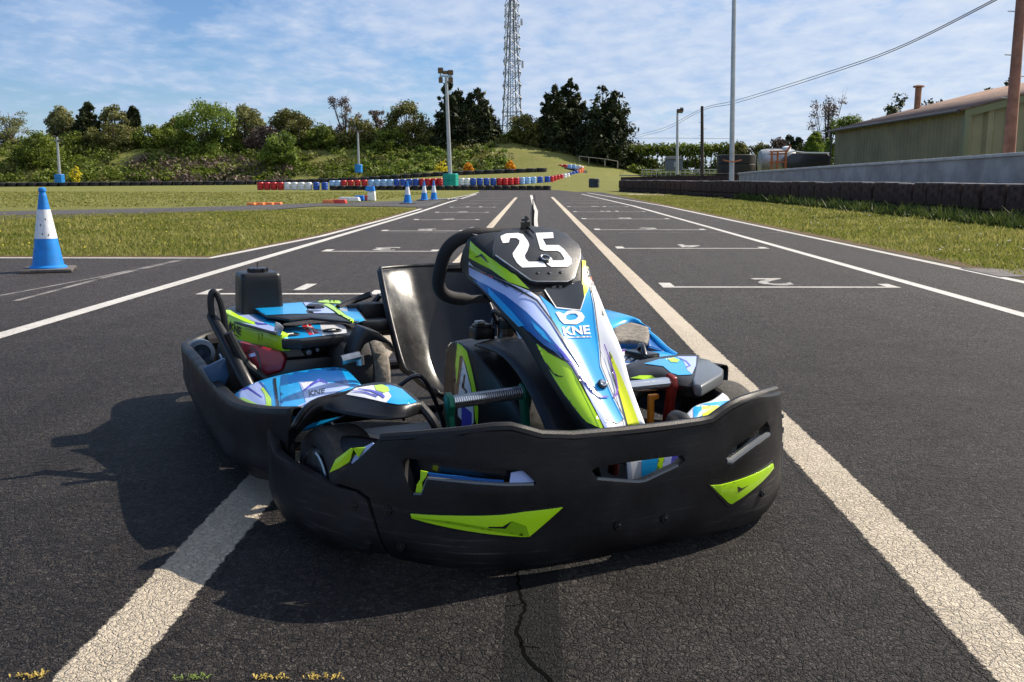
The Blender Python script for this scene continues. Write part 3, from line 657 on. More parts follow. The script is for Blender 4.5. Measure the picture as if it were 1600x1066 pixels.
TREES = [
 (18, 172, 240, 46, 'bare', 108, 'twiggy half bare tree at the far left end of the hedge row', 'pale'),
 (62, 203, 262, 44, 'bush', 101, 'rounded bright green bush behind the left light pole', 'green'),
 (97, 166, 240, 27, 'broad', 109, 'thin pale tree left of the small dark conifer', 'pale'),
 (142, 162, 240, 30, 'conifer', 108, 'small dark conifer standing in the left part of the tree row', None),
 (182, 160, 238, 24, 'broad', 109, 'pale yellowish sapling right of the small dark conifer', 'pale'),
 (211, 169, 225, 17, 'conifer', 110, 'narrow dark conifer tip peeking over the green bushes', None),
 (180, 190, 242, 34, 'bush', 105, 'olive bush below the pale yellowish sapling', 'olive'),
 (236, 190, 242, 34, 'bush', 106, 'mid green bush left of the large light green tree', 'green'),
 (278, 184, 238, 26, 'broad', 110, 'brownish olive tree behind the large light green tree', 'olive'),
 (326, 152, 245, 50, 'broad', 105, 'large light green spreading tree on the left bank', 'bright'),
 (384, 164, 240, 34, 'broad', 108, 'sparse pale green tree right of the large light green tree', 'pale'),
 (441, 203, 262, 34, 'bush', 100, 'bright green rounded bush low on the bank', 'bright'),
 (456, 171, 240, 40, 'broad', 107, 'olive bushy tree above the low bright green bush', 'olive'),
 (500, 192, 240, 28, 'bush', 106, 'green bush between the olive tree and the purple twiggy tree', 'green'),
 (540, 154, 238, 30, 'bare', 109, 'bare twiggy purple brown tree with a pointed top', 'brown'),
 (560, 184, 240, 36, 'bush', 106, 'dull green bush above the middle blue light base', 'olive'),
 (590, 174, 235, 16, 'bare', 110, 'thin leafless saplings left of the round olive tree', 'brown'),
 (636, 157, 242, 38, 'broad', 106, 'round olive brown tree left of the dark cypresses', 'olive'),
 (603, 202, 245, 24, 'bush', 104, 'low dark green bush at the foot of the round olive tree', 'green'),
 (702, 131, 232, 36, 'conifer', 107, 'dark cypress directly behind the floodlight pole', None),
 (747, 139, 232, 38, 'conifer', 107, 'dark cypress just left of the lattice tower', None),
 (820, 178, 236, 30, 'broad', 107, 'small rounded dark tree right of the lattice tower', 'olive'),
 (866, 134, 246, 34, 'conifer', 107, 'dark cypress, left one of the group on the mound', None),
 (890, 127, 248, 34, 'conifer', 109, 'tallest dark cypress in the middle of the mound group', None),
 (941, 134, 256, 56, 'conifer', 106, 'widest dark cypress at the right end of the mound group', None),
 (1235, 205, 262, 18, 'pine', 100, 'small dark pine above the scrub left of the shed', None),
 (1275, 209, 262, 22, 'conifer', 92, 'small bright green conical conifer left of the shed', 'bright'),
 (1318, 177, 262, 40, 'broad', 96, 'large layered yellow green tree at the left end of the shed', 'bright'),
 (1291, 153, 262, 32, 'bare', 99, 'leafless dark branching tree rising left of the shed', 'brown'),
 (1426, 130, 240, 60, 'pine', 92, 'dark flat topped pine behind the roof chimney pipe', None),
 (1578, 92, 220, 50, 'pine', 88, 'dark flat topped pine behind the roof by the wooden pole', None),
]
FILL = [(8, 214, 36, 'olive', 'low olive bush under the twiggy tree at the far left edge'), (118, 212, 34, 'green', 'green bush right of the bright bush behind the left light pole'), (150, 208, 30, 'olive', 'dark olive bush at the foot of the small dark conifer'), (206, 203, 34, 'olive', 'olive bush under the narrow dark conifer tip'), (262, 206, 30, 'green', 'green bush low between two taller bushes on the left bank'),
 (300, 214, 36, 'green', 'dark green bush low under the large light green tree'), (352, 206, 32, 'bright', 'light green bush right below the large light green tree'), (398, 218, 30, 'olive', 'olive bush under the sparse pale green tree'), (420, 196, 28, 'brown', 'brown twiggy bush left of the olive bushy tree'), (482, 206, 34, 'green', 'green bush below and right of the olive bushy tree'), (524, 208, 32, 'olive', 'olive bush under the purple brown twiggy tree'),
 (580, 205, 30, 'green', 'green bush below the thin leafless saplings'), (618, 196, 30, 'green', 'green bush under the left half of the round olive tree'), (660, 204, 30, 'olive', 'olive bush between the round tree and the first cypress'), (676, 196, 22, 'dark', 'dark low bush touching the first dark cypress on its left'), (726, 178, 26, 'dark', 'dark growth filling the gap between the two cypresses left of the tower'), (800, 205, 22, 'green', 'small green bush at the foot of the lattice tower'), (915, 175, 26, 'dark', 'dark growth filling the gap between the mound cypresses'), (845, 190, 20, 'dark', 'dark growth left of the mound cypresses'), (975, 222, 26, 'dark', 'dark low bush at the right foot of the mound cypresses')]
TREES += [(-60, 180, 240, 44, 'broad', 107, 'olive tree on the bank just left of the twiggy far left tree', 'olive'), (-130, 168, 240, 40, 'broad', 106, 'green broadleaf tree left of the olive tree at the bank end', 'green'), (-210, 190, 245, 50, 'bush', 105, 'wide green bush at the far left end of the bank', 'green')]
for px, top, hw, lm, lab in FILL:
    TREES.append((px, top-7 if px < 660 else top, 246 if px < 700 else (238 if px < 830 else 254), hw*1.2, 'bush', 106 + (px % 3), lab, lm))
for i, (px, top, base, hw, kind, Y, lab, lm) in enumerate(TREES):
    tree(px, top, base, hw, kind, Y, lab, 'bush' if kind == 'bush' else 'tree', 'trees and bushes along the skyline', lm)
# bank undergrowth
def scrub(name, label, x0, x1, r0, r1, nc, n, lm, seed, Y0=96, Y1=106, sz=1.0, size=.28):
    rg = random.Random(seed); cl = []
    for i in range(nc):
        px = rg.uniform(x0, x1); Y = rg.uniform(Y0, Y1); x = (px-834)/1500*Y; z = T(x, Y)
        s = sz*rg.uniform(.5, 1.0); cl.append((x, Y, z+s*.35, s*1.3, s, s*.7))
    return tag(leaves(name, cl, n, size, LM[lm], seed, None, .3), label, 'undergrowth', kind='stuff')
scrub('undergrowth', 'dense green undergrowth covering the left bank', -420, 640, 0, 0, 540, 34000, 'green', 11)
scrub('undergrowth', 'dry purple brown scrub patches on the left bank', 210, 460, 0, 0, 70, 4500, 'brown', 12, 95, 102)
scrub('undergrowth', 'bright leafy growth on the middle of the bank', 560, 800, 0, 0, 120, 9000, 'bright', 13, 96, 104, .7)
scrub('undergrowth', 'olive scrub among the green growth on the bank', -420, 800, 0, 0, 200, 12000, 'olive', 14)
scrub('undergrowth', 'low ragged grass on the mound crest', 760, 1010, 0, 0, 120, 4000, 'olive', 15, 104, 108, .35, .2)
for px, row, lm, lab, hw in ((118, 268, 'yellow', 'yellow flowering bush low on the left bank', 8), (690, 262, 'yellow', 'yellow flowering gorse bush beside the floodlight pole', 10), (732, 262, 'gorse', 'orange flowering bush right of the floodlight pole', 7), (797, 262, 'gorse', 'orange flowering bush at the foot of the mound', 7)):
    tree(px, row-12, row+4, hw*1.2, 'bush', 95.5, lab, 'bush', 'flowering bushes on the bank', lm, 350, 'flowering_bush')
# hedge on the right, with stems
def hedge(px0, px1, top, bot, Y, label, lm, n, seed):
    a = atY(px0, bot, Y); b = atY(px1, bot, Y); zt = atY(px0, top, Y).z; z0 = T((a.x+b.x)/2, Y)-.1
    r = empty('hedge', ((a.x+b.x)/2, Y, z0), 0, label, 'hedge'); rg = random.Random(seed); cl = []; st = MB(); w = (b.x-a.x)/2; H = zt-z0
    for i in range(150):
        x = -w+2*w*i/149; cl.append((x, rg.uniform(-.5, .5), H*rg.uniform(.62, .88), .6, .6, H*.13))
    for i in range(90):
        x = rg.uniform(-w, w); cl.append((x, rg.uniform(-.5, .5)+.6, H*rg.uniform(.0, .5), .8, .5, H*.16))
    for i in range(22):
        x = -w+2*w*i/21+rg.uniform(-.1, .1); st.tube([(x, 0, -.2), (x+rg.uniform(-.2, .2), 0, H*.7)], [.07, .05], 5)
    leaves('foliage', cl, n, .24, LM[lm], seed, r, .3); st.build('stems', BARK, r)
hedge(985, 1160, 222, 262, 104, 'long clipped dark hedge with bare stems right of the mound', 'green', 13000, 21)
scrub('undergrowth', 'dark scrub filling the hollow below the hedge', 985, 1330, 0, 0, 160, 9000, 'green', 22, 100, 104, .8)
scrub('undergrowth', 'olive and brown scrub rising behind the black tank', 1125, 1300, 0, 0, 60, 6000, 'olive', 23, 92, 98, 1.3)
for px, top, hw, lab, lm in ((1150, 213, 24, 'scrubby olive bush directly behind the tall grey pole', 'olive'), (1188, 216, 26, 'olive bush between the tall grey pole and the orange frame', 'olive'), (1215, 211, 24, 'brownish bush behind the pale tank', 'brown'), (1252, 214, 24, 'dark olive bush behind the black trailer', 'olive')):
    tree(px, top, 264, hw, 'bush', 97, lab, 'bush', 'scrub bushes left of the shed', lm)
# ------------------------------------------------------------------ tyre wall, barrels
BLK = mat('black_tyre_belt', (.016, .015, .015), .6, noise=.4, nscale=5)
BRN = mat('old_brown_black_rubber', (.075, .046, .037), .85, spec=.1, noise=.5, nscale=6, bump=.004, bscale=12)
TOPW = mat('pale_rubber_top', (.30, .28, .27), .6, noise=.4, nscale=9)  # barrier block rims take the sun on their tops as a pale colour
def tyre_stack_parts(root, n=3, r=.30, h=.17):
    out = []
    for k in range(n):
        m = MB(); z = k*h; m.lathe([(r*.55, z+.01), (r*.9, z), (r, z+.04), (r, z+h-.04), (r*.9, z+h-.004), (r*.55, z+h-.012)], n=12); out.append(m.build('tyre', M['rubber'], root))
    return out
def ordn(i): return ['first', 'second', 'third', 'fourth', 'fifth', 'sixth', 'seventh', 'eighth', 'ninth', 'tenth'][i] if i < 10 else '%d%s' % (i+1, 'th' if (i+1) % 100 in (11, 12, 13) else {1: 'st', 2: 'nd', 3: 'rd'}.get((i+1) % 10, 'th'))
def place(proto, loc, rz, label=None, group=None, first=False):
    o = proto if first else copy_tree(proto); o.location = loc; o.rotation_euler = (0, 0, rz)
    if label: o['label'] = label
    if group: o['group'] = group
    return o
tp = empty('tyre_stack', (0, 0, 0), 0, 'stack of black tyres in the long wall along the foot of the bank', 'tyre stack', 'tyre stacks along the foot of the bank')
m = MB(); m.lathe([(.2, .01), (.46, 0), (.5, .05), (.5, .2), (.46, .235), (.46, .255), (.5, .29), (.5, .44), (.46, .475), (.46, .495), (.5, .53), (.5, .66), (.44, .72), (.2, .71)], n=10)
tw = m.build('tyres', BLK, tp); m = MB(); m.box((0, -.1, .73), (1.02, .16, .03)); tb = m.build('belt', TOPW, tp); tw.scale = tb.scale = (1, 1, .62); kids(tp, [tw, tb])
k = 0; px = -320.0; line = [(-320, 291), (400, 287.5), (560, 283.5), (700, 272.5), (860, 266.5)]
while px < 852:
    p = on(px, lerpt(line, px), 92.5); place(tp, (p.x, p.y, p.z-.08), 0, '%s black tyre stack from the left along the foot of the bank' % ordn(k), first=(k == 0)); k += 1; px += 16.2
# coloured barrels
bp_ = {}
def barrel_proto(cn, col):
    mt = mat(cn+'_barrel_plastic', col, .35, noise=.12, nscale=6)
    r = empty('plastic_barrel', (0, 0, 0), 0, cn, 'barrel'); m = MB()
    m.lathe([(.18, 0), (.225, .02), (.24, .10), (.24, .16), (.228, .18), (.24, .20), (.24, .36), (.228, .38), (.24, .40), (.24, .50), (.21, .545), (.17, .555)], n=14)
    b = m.build('drum', mt, r); m = MB(); m.lathe([(.035, .55), (.035, .575), (.0, .576)], (.08, 0, 0), n=8); c = m.build('cap', M['black'], r); kids(r, [b, c]); r['used'] = 0; return r
for cn, col in (('red', (.50, .012, .02)), ('white', (.72, .74, .78)), ('blue', (.015, .08, .42)), ('paleblue', (.30, .50, .80)), ('orange', (.75, .17, .06))): bp_[cn] = barrel_proto(cn, col)
def barrel(cn, p, label, group):
    r = bp_[cn]; first = r['used'] == 0; r['used'] = 1
    o = place(r, p, R_.random()*.5, label, group, first)
    return o
CN = {'red': 'red', 'white': 'white', 'blue': 'blue', 'paleblue': 'pale blue', 'orange': 'orange red'}
SEG1 = [('red', 402, 444), ('white', 444, 488), ('blue', 488, 514)]
pos_words = ['leftmost', 'second from the left', 'third from the left', 'fourth from the left', 'fifth from the left']
for cn, a, b in SEG1:
    n = round((b-a)/10.6)
    for i in range(n):
        p = on(a+(b-a)*(i+.5)/n, 297, 71); barrel(cn, (p.x, 71, 0), '%s %s barrel in the grass row at the left end' % (pos_words[i], CN[cn]), 'barrels at the left end of the barrier')
SEG2 = [('paleblue', 515, 532, 'right of the blue end barrels'), ('red', 532, 575, 'in the dark left stretch'), ('paleblue', 575, 615, 'in the barrier left of the three cones'), ('blue', 615, 655, 'behind the leftmost far traffic cone'), ('red', 655, 692, 'just left of the green pole base'), ('white', 717, 734, 'right of the green pole base'), ('blue', 734, 776, 'after the white ones'), ('red', 776, 811, 'mid barrier facing the straight'), ('paleblue', 811, 838, 'beyond the middle reds'), ('blue', 838, 861, 'just before the right bend')]
PATH = [(515, 294, 74), (690, 290, 75.5), (790, 289.5, 77), (861, 286, 80), (880, 282, 84), (896, 279, 88), (908, 272, 92), (912, 267, 95), (900, 264, 97), (880, 263, 98), (857, 264, 98.5)]
def pathpt(px):
    for (a, r, y), (c, s, z) in zip(PATH[:4], PATH[1:4]):
        if px <= c: t = (px-a)/(c-a); return r+(s-r)*t, y+(z-y)*t
for cn, a, b, where in SEG2:
    n = max(1, round((b-a)/9.6))
    for i in range(n):
        px = a+(b-a)*(i+.5)/n; row, Y = pathpt(px); p = atY(px, row, Y); barrel(cn, (p.x, p.y, p.z), '%s %s barrel from left %s' % (ordn(i), CN[cn], where), 'barrels of the barrier across the end of the straight')
q = [('red', 861, 286, 80), ('red', 866, 285, 81), ('red', 871, 284, 82), ('red', 876, 283, 83), ('white', 881, 282, 84), ('white', 886, 281, 85), ('blue', 890, 279.5, 87), ('blue', 895, 278, 88.5), ('blue', 900, 276.5, 90), ('orange', 904, 275, 91.5), ('orange', 907, 273, 93), ('orange', 909, 271, 94.5), ('white', 908, 269, 96), ('white', 904, 267.5, 97), ('paleblue', 897, 266.5, 97.5), ('paleblue', 890, 266, 98), ('red', 883, 266, 98.3), ('red', 876, 266, 98.6), ('paleblue', 869, 266.5, 98.8), ('paleblue', 862, 267, 99)]
for i_, (cn, px, row, Y) in enumerate(q):
    p = atY(px, row, Y); barrel(cn, (p.x, p.y, p.z), '%s barrel, %s around the right bend of the barrier counting from the front' % (CN[cn], ordn(i_)), 'barrels around the right bend')
# earth ledge carrying the rear part of the barrier
mb = MB(); pp = [atY(a, r, y) for a, r, y in PATH]; inner = [Vector((p.x, p.y, p.z)) for p in pp]
for i in range(len(inner)-1):
    a, b = inner[i], inner[i+1]; t = (b-a); t.z = 0; n = Vector((-t.y, t.x, 0)).normalized()*.36
    mb.add([a+n, a-n, b-n, b+n, (a+n)-Vector((0, 0, a.z+.3)), (a-n)-Vector((0, 0, a.z+.3)), (b-n)-Vector((0, 0, b.z+.3)), (b+n)-Vector((0, 0, b.z+.3))], [(0, 1, 2, 3), (1, 5, 6, 2), (0, 3, 7, 4), (0, 4, 5, 1), (3, 2, 6, 7)])
mb.build('barrier_ledge', BLK); tag(bpy.data.objects['barrier_ledge'], 'black tyre belt ledge the coloured barrels stand on', 'tyre wall')
ts = empty('tyre_stack', (0, 0, 0), 0, 'low stack of black tyres in front of the coloured barrels at the end of the straight', 'tyre stack', 'low tyre stacks in front of the coloured barrels')
kids(ts, tyre_stack_parts(ts, 2, .31, .16)); px = 522.0; k = 0
while px < 862:
    p = gnd(px, 297.2); place(ts, (p.x, p.y, 0), R_.random(), '%s low black tyre stack from the left before the coloured barrels' % ordn(k), first=(k == 0)); k += 1; px += 12.8
def obj_bin(px, row, Y, w, h, col, label, name='pole_base'):
    p = atY(px, row, Y); m = MB(); m.lathe([(w*.42, 0), (w*.5, .04), (w*.5, h*.45), (w*.47, h*.48), (w*.5, h*.52), (w*.5, h-.05), (w*.45, h)], n=8)
    o = m.build(name, mat(name+'_plastic', col, .4, noise=.15, nscale=5), None, ang=25); o.location = p; return tag(o, label, 'pole base')
obj_bin(704, 291.5, 73.5, 1.2, .96, (.0, .30, .24), 'green plastic drum around the foot of the floodlight pole')
obj_bin(93.5, 286, 90, .95, .80, (.01, .18, .52), 'blue plastic drum around the foot of the left light pole')
obj_bin(560.5, 270, 93, .75, .78, (.01, .22, .60), 'blue plastic drum around the foot of the middle light pole')
# ------------------------------------------------------------------ poles and lights
GALV = mat('galvanised_pole', (.42, .43, .44), .42, .6, noise=.15, nscale=2); DGREY = mat('dark_lamp_housing', (.03, .03, .035), .4); BRZ = mat('bronze_lamp_glass', (.16, .10, .07), .3)
PWOOD = mat('pinkish_weathered_wood', (.26, .12, .085), .8, noise=.3, nscale=3); DWOOD = mat('dark_creosoted_wood', (.045, .032, .028), .85, noise=.3, nscale=4)
def lamp_pole(pxb, rowb, pxt, rowt, Y, r, lamps, label, mt=GALV, name='light_pole', arms=None):
    b = atY(pxb, rowb, Y); t = atY(pxt, rowt, Y); root = empty(name, b, 0, label, 'light pole'); H = t-b; m = MB(); m.tube([(0, 0, 0), H], [r*1.15, r*.75], 10); m.build('pole', mt, root)
    k = Y/1500
    for dx, dy, w, h, tilt in lamps:
        m = MB(); rt = Matrix.Rotation(tilt, 3, 'X'); c = H+Vector((dx*k, -.12, -dy*k)); m.box(c, (w*k, .22, h*k), rt); lo = m.build('lamp', DGREY, root, .02)
        g = MB(); g.box(c+rt @ Vector((0, -.115, 0)), (w*k*.8, .012, h*k*.75), rt); g.build('glass', BRZ, lo)
    if arms:
        m = MB()
        for x0, y0, x1, y1 in arms: m.tube([H+Vector((x0*k, 0, -y0*k)), H+Vector((x1*k, 0, -y1*k))], .05, 6)
        m.build('arm', mt, root)
    return root
lamp_pole(704, 290, 697, 118, 73.5, .15, [(-8, -7, 8, 8, .5), (-1, -4, 8, 5, .3), (7, -4, 8, 7, .4), (-8, 7, 6, 8, .3), (7, 7, 7, 8, .3)], 'tall pole with five floodlights standing in the green drum', arms=[(-10, 1, 9, 1), (-8, 1, -8, 5), (7, 1, 7, 5), (-8, 1, -10, -8)])
lamp_pole(94, 284, 89, 214, 90, .13, [(-4, -1, 4, 2, 0), (5, 6, 8, 2.5, 0)], 'pale short light pole standing in the left blue drum', arms=[(-5, 6, 8, 6)])
lamp_pole(561, 268, 559, 205, 93, .11, [(-4, 0, 6, 2.2, 0), (4, 1, 6, 2.2, 0)], 'pale thin light pole standing in the middle blue drum')
lamp_pole(1058, 274, 1058.5, 177, 70, .10, [(3, -3, 9, 5, .6), (6, -5, 5, 5, .7)], 'thin grey light pole with one dark lamp left of the utility pole')
def plain_pole(pxb, rowb, pxt, rowt, Y, r, mt, name, label, steps=0):
    b = atY(pxb, rowb, Y); t = atY(pxt, rowt, Y); root = empty(name, b, 0, label, 'pole'); H = t-b; m = MB(); m.tube([(0, 0, -.5), H], [r*1.12, r*.85], 12); m.build('pole', mt, root); m = MB()
    for i in range(steps):
        f = .35+.6*i/steps; s = 1 if i % 2 else -1; m.tube([H*f, H*f+Vector((s*(r+.16), 0, .02))], .014, 5)
    if steps: m.build('climbing_step', GALV, root)
    else: m = MB(); m.lathe([(r*1.05, 0), (r*1.05, .05), (r*.3, .09)], tuple(H), n=10); m.build('cap', mt, root)
    return root
plain_pole(1143.5, 268, 1148, -60, 42, .10, GALV, 'tall_pole', 'tall plain grey metal pole rising in front of the black round tank')
plain_pole(1097.5, 268, 1097, 166, 76, .13, DWOOD, 'utility_pole', 'dark wooden utility pole carrying the overhead cable', 6)
plain_pole(1576, 250, 1598, -30, 24, .13, PWOOD, 'utility_pole', 'pinkish wooden pole standing by the green shed', 5)
# orange strap at the tall pole
m = MB(); c = atY(1144, 252, 42); m.tube([c+Vector((-.42, -.12, .05)), c+Vector((-.1, -.13, -.02)), c+Vector((.1, -.13, -.02)), c+Vector((.38, -.12, .05))], .028, 6); tag(m.build('strap', mat('orange_strap', (.5, .16, .05), .6)), 'orange strap tied around the tall grey pole', 'strap')
def cable(pts, r, label):
    m = MB(); m.tube(crline(pts, 10), r, 5); tag(m.build('cable', mat('cable_sheath', (.05, .05, .055), .5)), label, 'cable')
cable([atY(990, 213, 130), atY(1040, 199, 102), atY(1097, 170, 76), atY(1150, 157, 66), atY(1270, 120, 50), atY(1400, 75, 38), atY(1600, -25, 26)], .016, 'upper overhead cable running from the utility pole over the shed')
cable([atY(990, 216, 130), atY(1040, 203, 102), atY(1097, 173, 76), atY(1150, 161, 66), atY(1270, 124, 50), atY(1400, 78, 38), atY(1600, -22, 26)], .016, 'lower overhead cable running from the utility pole over the shed')
cable([atY(985, 216, 120), atY(1060, 216, 120), atY(1140, 217, 120)], .02, 'thin level cable above the hedge right of the mound')
# ------------------------------------------------------------------ lattice tower
def tower():
    Y = 125; b = atY(800, 232, Y); b.z = T(b.x, min(b.y, 110))-.5; zt = 26.0; wb = 34/1500*Y*.5*1.04; root = empty('lattice_tower', b, .35, 'tall steel lattice communications tower between the two groups of cypresses', 'tower')
    k = Y/1500; zr = lambda row: atY(800, row, Y).z-b.z
    H = zr(-70); wd = lambda z: wb*(1-.36*z/zr(0)) if z < H else 0
    cs = [(-1, -1), (1, -1), (1, 1), (-1, 1)]; st = mat('galvanised_lattice', (.19, .20, .21), .5, .5)
    cp = lambda i, z: Vector((cs[i % 4][0]*wd(z)*.76, cs[i % 4][1]*wd(z)*.76, z))
    for i in range(4): m = MB(); m.tube([cp(i, 0), cp(i, H)], .085, 6); m.build('leg', st, root)
    m = MB(); z = 0; 
    while z < H:
        h = max(1.2, wd(z)*1.25); z2 = min(H, z+h)
        for i in range(4):
            m.tube([cp(i, z), cp(i+1, z2)], .035, 4, caps=False); m.tube([cp(i+1, z), cp(i, z2)], .035, 4, caps=False); m.tube([cp(i, z2), cp(i+1, z2)], .035, 4, caps=False)
        z = z2
    m.build('bracing', st, root)
    m = MB()
    for s in (-.17, .17): m.tube([(s, .1, 0), (s, .1, H)], .045, 5)
    for q in range(int(H/.45)): m.tube([(-.17, .1, q*.45), (.17, .1, q*.45)], .02, 4, caps=False)
    m.build('ladder', mat('ladder_steel', (.10, .10, .11), .5, .4), root)
    for i, (px, row, h) in enumerate(((-1, 98, .9), (-1, 72, .8), (-1, 40, .9), (1, 101, .9), (1, 35, .8), (-1, 20, .7))):
        z = zr(row); x = px*(wd(z)*.76+.28); m = MB(); m.box((x, -wd(z)*.6, z), (.22, .2, h)); m.tube([(x, -wd(z)*.6, z), (px*wd(z)*.7, -wd(z)*.6, z)], .03, 4); m.build('antenna', GALV, root, .02)
    m = MB(); z = zr(182); m.tube([cp(0, z), cp(1, z), cp(2, z), cp(3, z)], .07, 5, closed=True); m.build('platform_ring', st, root)
tower()
# ------------------------------------------------------------------ cones
def cone_proto():
    r = empty('traffic_cone', (0, 0, 0), 0, 'blue and white traffic cone', 'traffic cone')
    bl = mat('cone_blue', (.0, .20, .62), .45, noise=.12, nscale=12, rvar=.1); wh = mat('cone_reflective_white', (.72, .74, .78), .4, noise=.12, nscale=18)
    scuffs(bl, .8, (.06, .09, .13)); scuffs(wh, .9, (.18, .18, .18))
    sl = lambda z: .138-.108*(z-.03)/.67
    m = MB(); pts = []
    for k in range(4): pass
    m.box((0, 0, .018), (.42, .42, .03)); 
    for sx in (-1, 1):
        for sy in (-1, 1): m.box((sx*.17, sy*.17, .014), (.09, .09, .028))
    b = m.build('base', mat('cone_foot_recycled_rubber', (.10, .085, .075), .8, noise=.3, nscale=20), r, .008)
    m = MB(); m.lathe([(.16, .033), (.158, .045), (sl(.06), .06), (sl(.17), .17), (sl(.30), .30)], n=28); b1 = m.build('lower_band', bl, r)
    m = MB(); m.lathe([(sl(.30)+.0015, .298), (sl(.42)+.0015, .42), (sl(.555)+.0015, .556)], n=28); b2 = m.build('reflective_sleeve', wh, r)
    m = MB(); m.lathe([(sl(.555), .555), (sl(.67), .67), (.034, .685), (.027, .70), (.027, .71), (.034, .722), (.032, .742), (.018, .752)], n=24); b3 = m.build('tip', bl, r)
    m = MB()
    for a, z in ((-1.9, .42), (-1.75, .34), (-1.35, .47), (-1.2, .33)):
        d = Vector((math.cos(a), math.sin(a), 0)); t = Vector((-d.y, d.x, 0)); c = d*(sl(z)+.004)+Vector((0, 0, z)); m.add([c-t*.006, c+Vector((0, 0, -.012)), c+t*.005, c+Vector((0, 0, .014))], [(0, 1, 2, 3)])
    b4 = m.build('scuff', M['black'], b2); kids(r, [b, b1, b2, b3]); kids(b2, [b4]); return r
cp_ = cone_proto(); c0 = gnd(76, 424)
place(cp_, (c0.x, c0.y, .0), .35, 'large near blue and white traffic cone on the asphalt at the left', 'traffic cones', True)
for px, row, lab in ((637, 318.5, 'leftmost of the three far blue and white cones by the left track edge'), (663, 313.8, 'middle of the three far blue and white cones'), (678, 313, 'rightmost of the three far blue and white cones')):
    p = gnd(px, row); place(cp_, (p.x, p.y, 0), R_.random(), lab, 'traffic cones')
# ------------------------------------------------------------------ kerb blocks on the grass
def block(px, row, w, h, d, col, label, nm='barrier_block', z=0, rz=0):
    p = gnd(px, row); m = MB(); m.box((0, 0, h/2), (w, d, h), taper=.85); m.box((0, 0, h*.5), (w*1.01, d*.5, h*.18)); o = m.build(nm, mat(nm+'_plastic', col, .4, noise=.15, nscale=8), None, .03); o.location = (p.x, p.y, z); o.rotation_euler = (0, 0, rz); tag(o, label, 'barrier block', 'low plastic blocks by the access road')
RED, WHT, BLU, ORG = (.6, .04, .02), (.72, .72, .72), (.01, .2, .65), (.75, .2, .05)
block(514, 318, .42, .12, .3, ORG, 'flat orange kerb block at the left end of the low red and white row'); block(530, 318, .5, .13, .3, RED, 'red kerb block second from the left in the low row')
block(546, 314.5, .8, .15, .35, WHT, 'long white block behind the flat orange and red blocks'); block(562, 313.8, .38, .2, .3, BLU, 'blue block between the long white and the red block'); block(572, 313.6, .35, .2, .3, RED, 'red block next to the upright white block'); block(581, 314, .3, .36, .3, WHT, 'upright white block under the blue lid'); block(579, 314, .34, .18, .32, BLU, 'blue block resting on top of the upright white block', z=.36)
for i, px in enumerate((393, 407, 421, 434)): block(px, 320.5-.3*i, .27, .07, .3, ORG, '%s of the four flat orange kerb pieces on the grass at the road edge' % ['leftmost', 'second', 'third', 'rightmost'][i])
m = MB()
for i in range(9): m.box((R_.uniform(-.9, .9), R_.uniform(-.15, .15), .03), (R_.uniform(.15, .4), .2, .06), Matrix.Rotation(R_.random(), 3, 'Z'))
o = m.build('rubble_patch', mat('pale_broken_kerb', (.5, .46, .42), .8, noise=.3, nscale=8), None, .01); o.location = gnd(690, 312.5); tag(o, 'pale broken kerb rubble right of the three far cones', 'rubble')
for px, row, n, lab in ((1015, 304.5, 10, 'pale sandy bare patch on the right verge'),):
    p = gnd(px, row); m = MB(); m.add([(p.x+1.5*math.cos(a/9*6.28)*R_.uniform(.7, 1.1), p.y+3*math.sin(a/9*6.28)*R_.uniform(.7, 1.1), .006) for a in range(9)], [tuple(range(9))]); tag(m.build('bare_patch', mat('sandy_soil', (.36, .28, .2), .9, noise=.3, nscale=2)), kind='structure')
p = gnd(1600, 428); m = MB(); m.add([(p.x-.35+.7*(a % 2), p.y-.3+.8*(a//2) if a != 3 else p.y+.3, .006) for a in (0, 1, 3, 2)], [(0, 1, 2, 3)]); tag(m.build('drain_patch', mat('patch_of_old_tar', (.09, .08, .08), .8, noise=.4, nscale=8)), kind='structure')
# ------------------------------------------------------------------ right barrier of black blocks
bb = empty('barrier_block', (0, 0, 0), 0, 'upright black rubber block in the long barrier along the right verge', 'barrier block', 'black blocks of the long right barrier')
m = MB(); m.box((0, 0, .46), (.34, .82, .48), taper=.97); q1 = m.build('upper_block', BRN, bb, .035, 3)
m = MB(); m.box((0.02, 0, .105), (.32, .80, .21)); q2 = m.build('lower_block', BRN, bb, .03, 2)
m = MB(); m.box((.01, 0, .712), (.33, .72, .02)); q3 = m.build('top_rim', TOPW, bb, .008); kids(bb, [q1, q2, q3])
RB = [(9.7, 3), (9.35, 12), (9.05, 20), (8.95, 32), (8.7, 40), (7.8, 50), (6.6, 58), (5.6, 64)]; d = dens(RB, .835, False); k = 0
for i in range(len(d)-1):
    t = d[i+1]-d[i]; a = math.atan2(t.y, t.x)-math.pi/2
    z = R_.uniform(-.015, .02); place(bb, (d[i].x+R_.uniform(-.02, .02), d[i].y, z), a+R_.uniform(-.05, .05), 'black rubber block, %s from the near end of the long right barrier' % ordn(k), first=(k == 0)); k += 1
# end drum of that barrier
obj_bin(928, 293.5, 66, .72, .62, (.02, .03, .045), 'dark drum at the far end of the right barrier', 'end_drum')['category'] = 'drum'
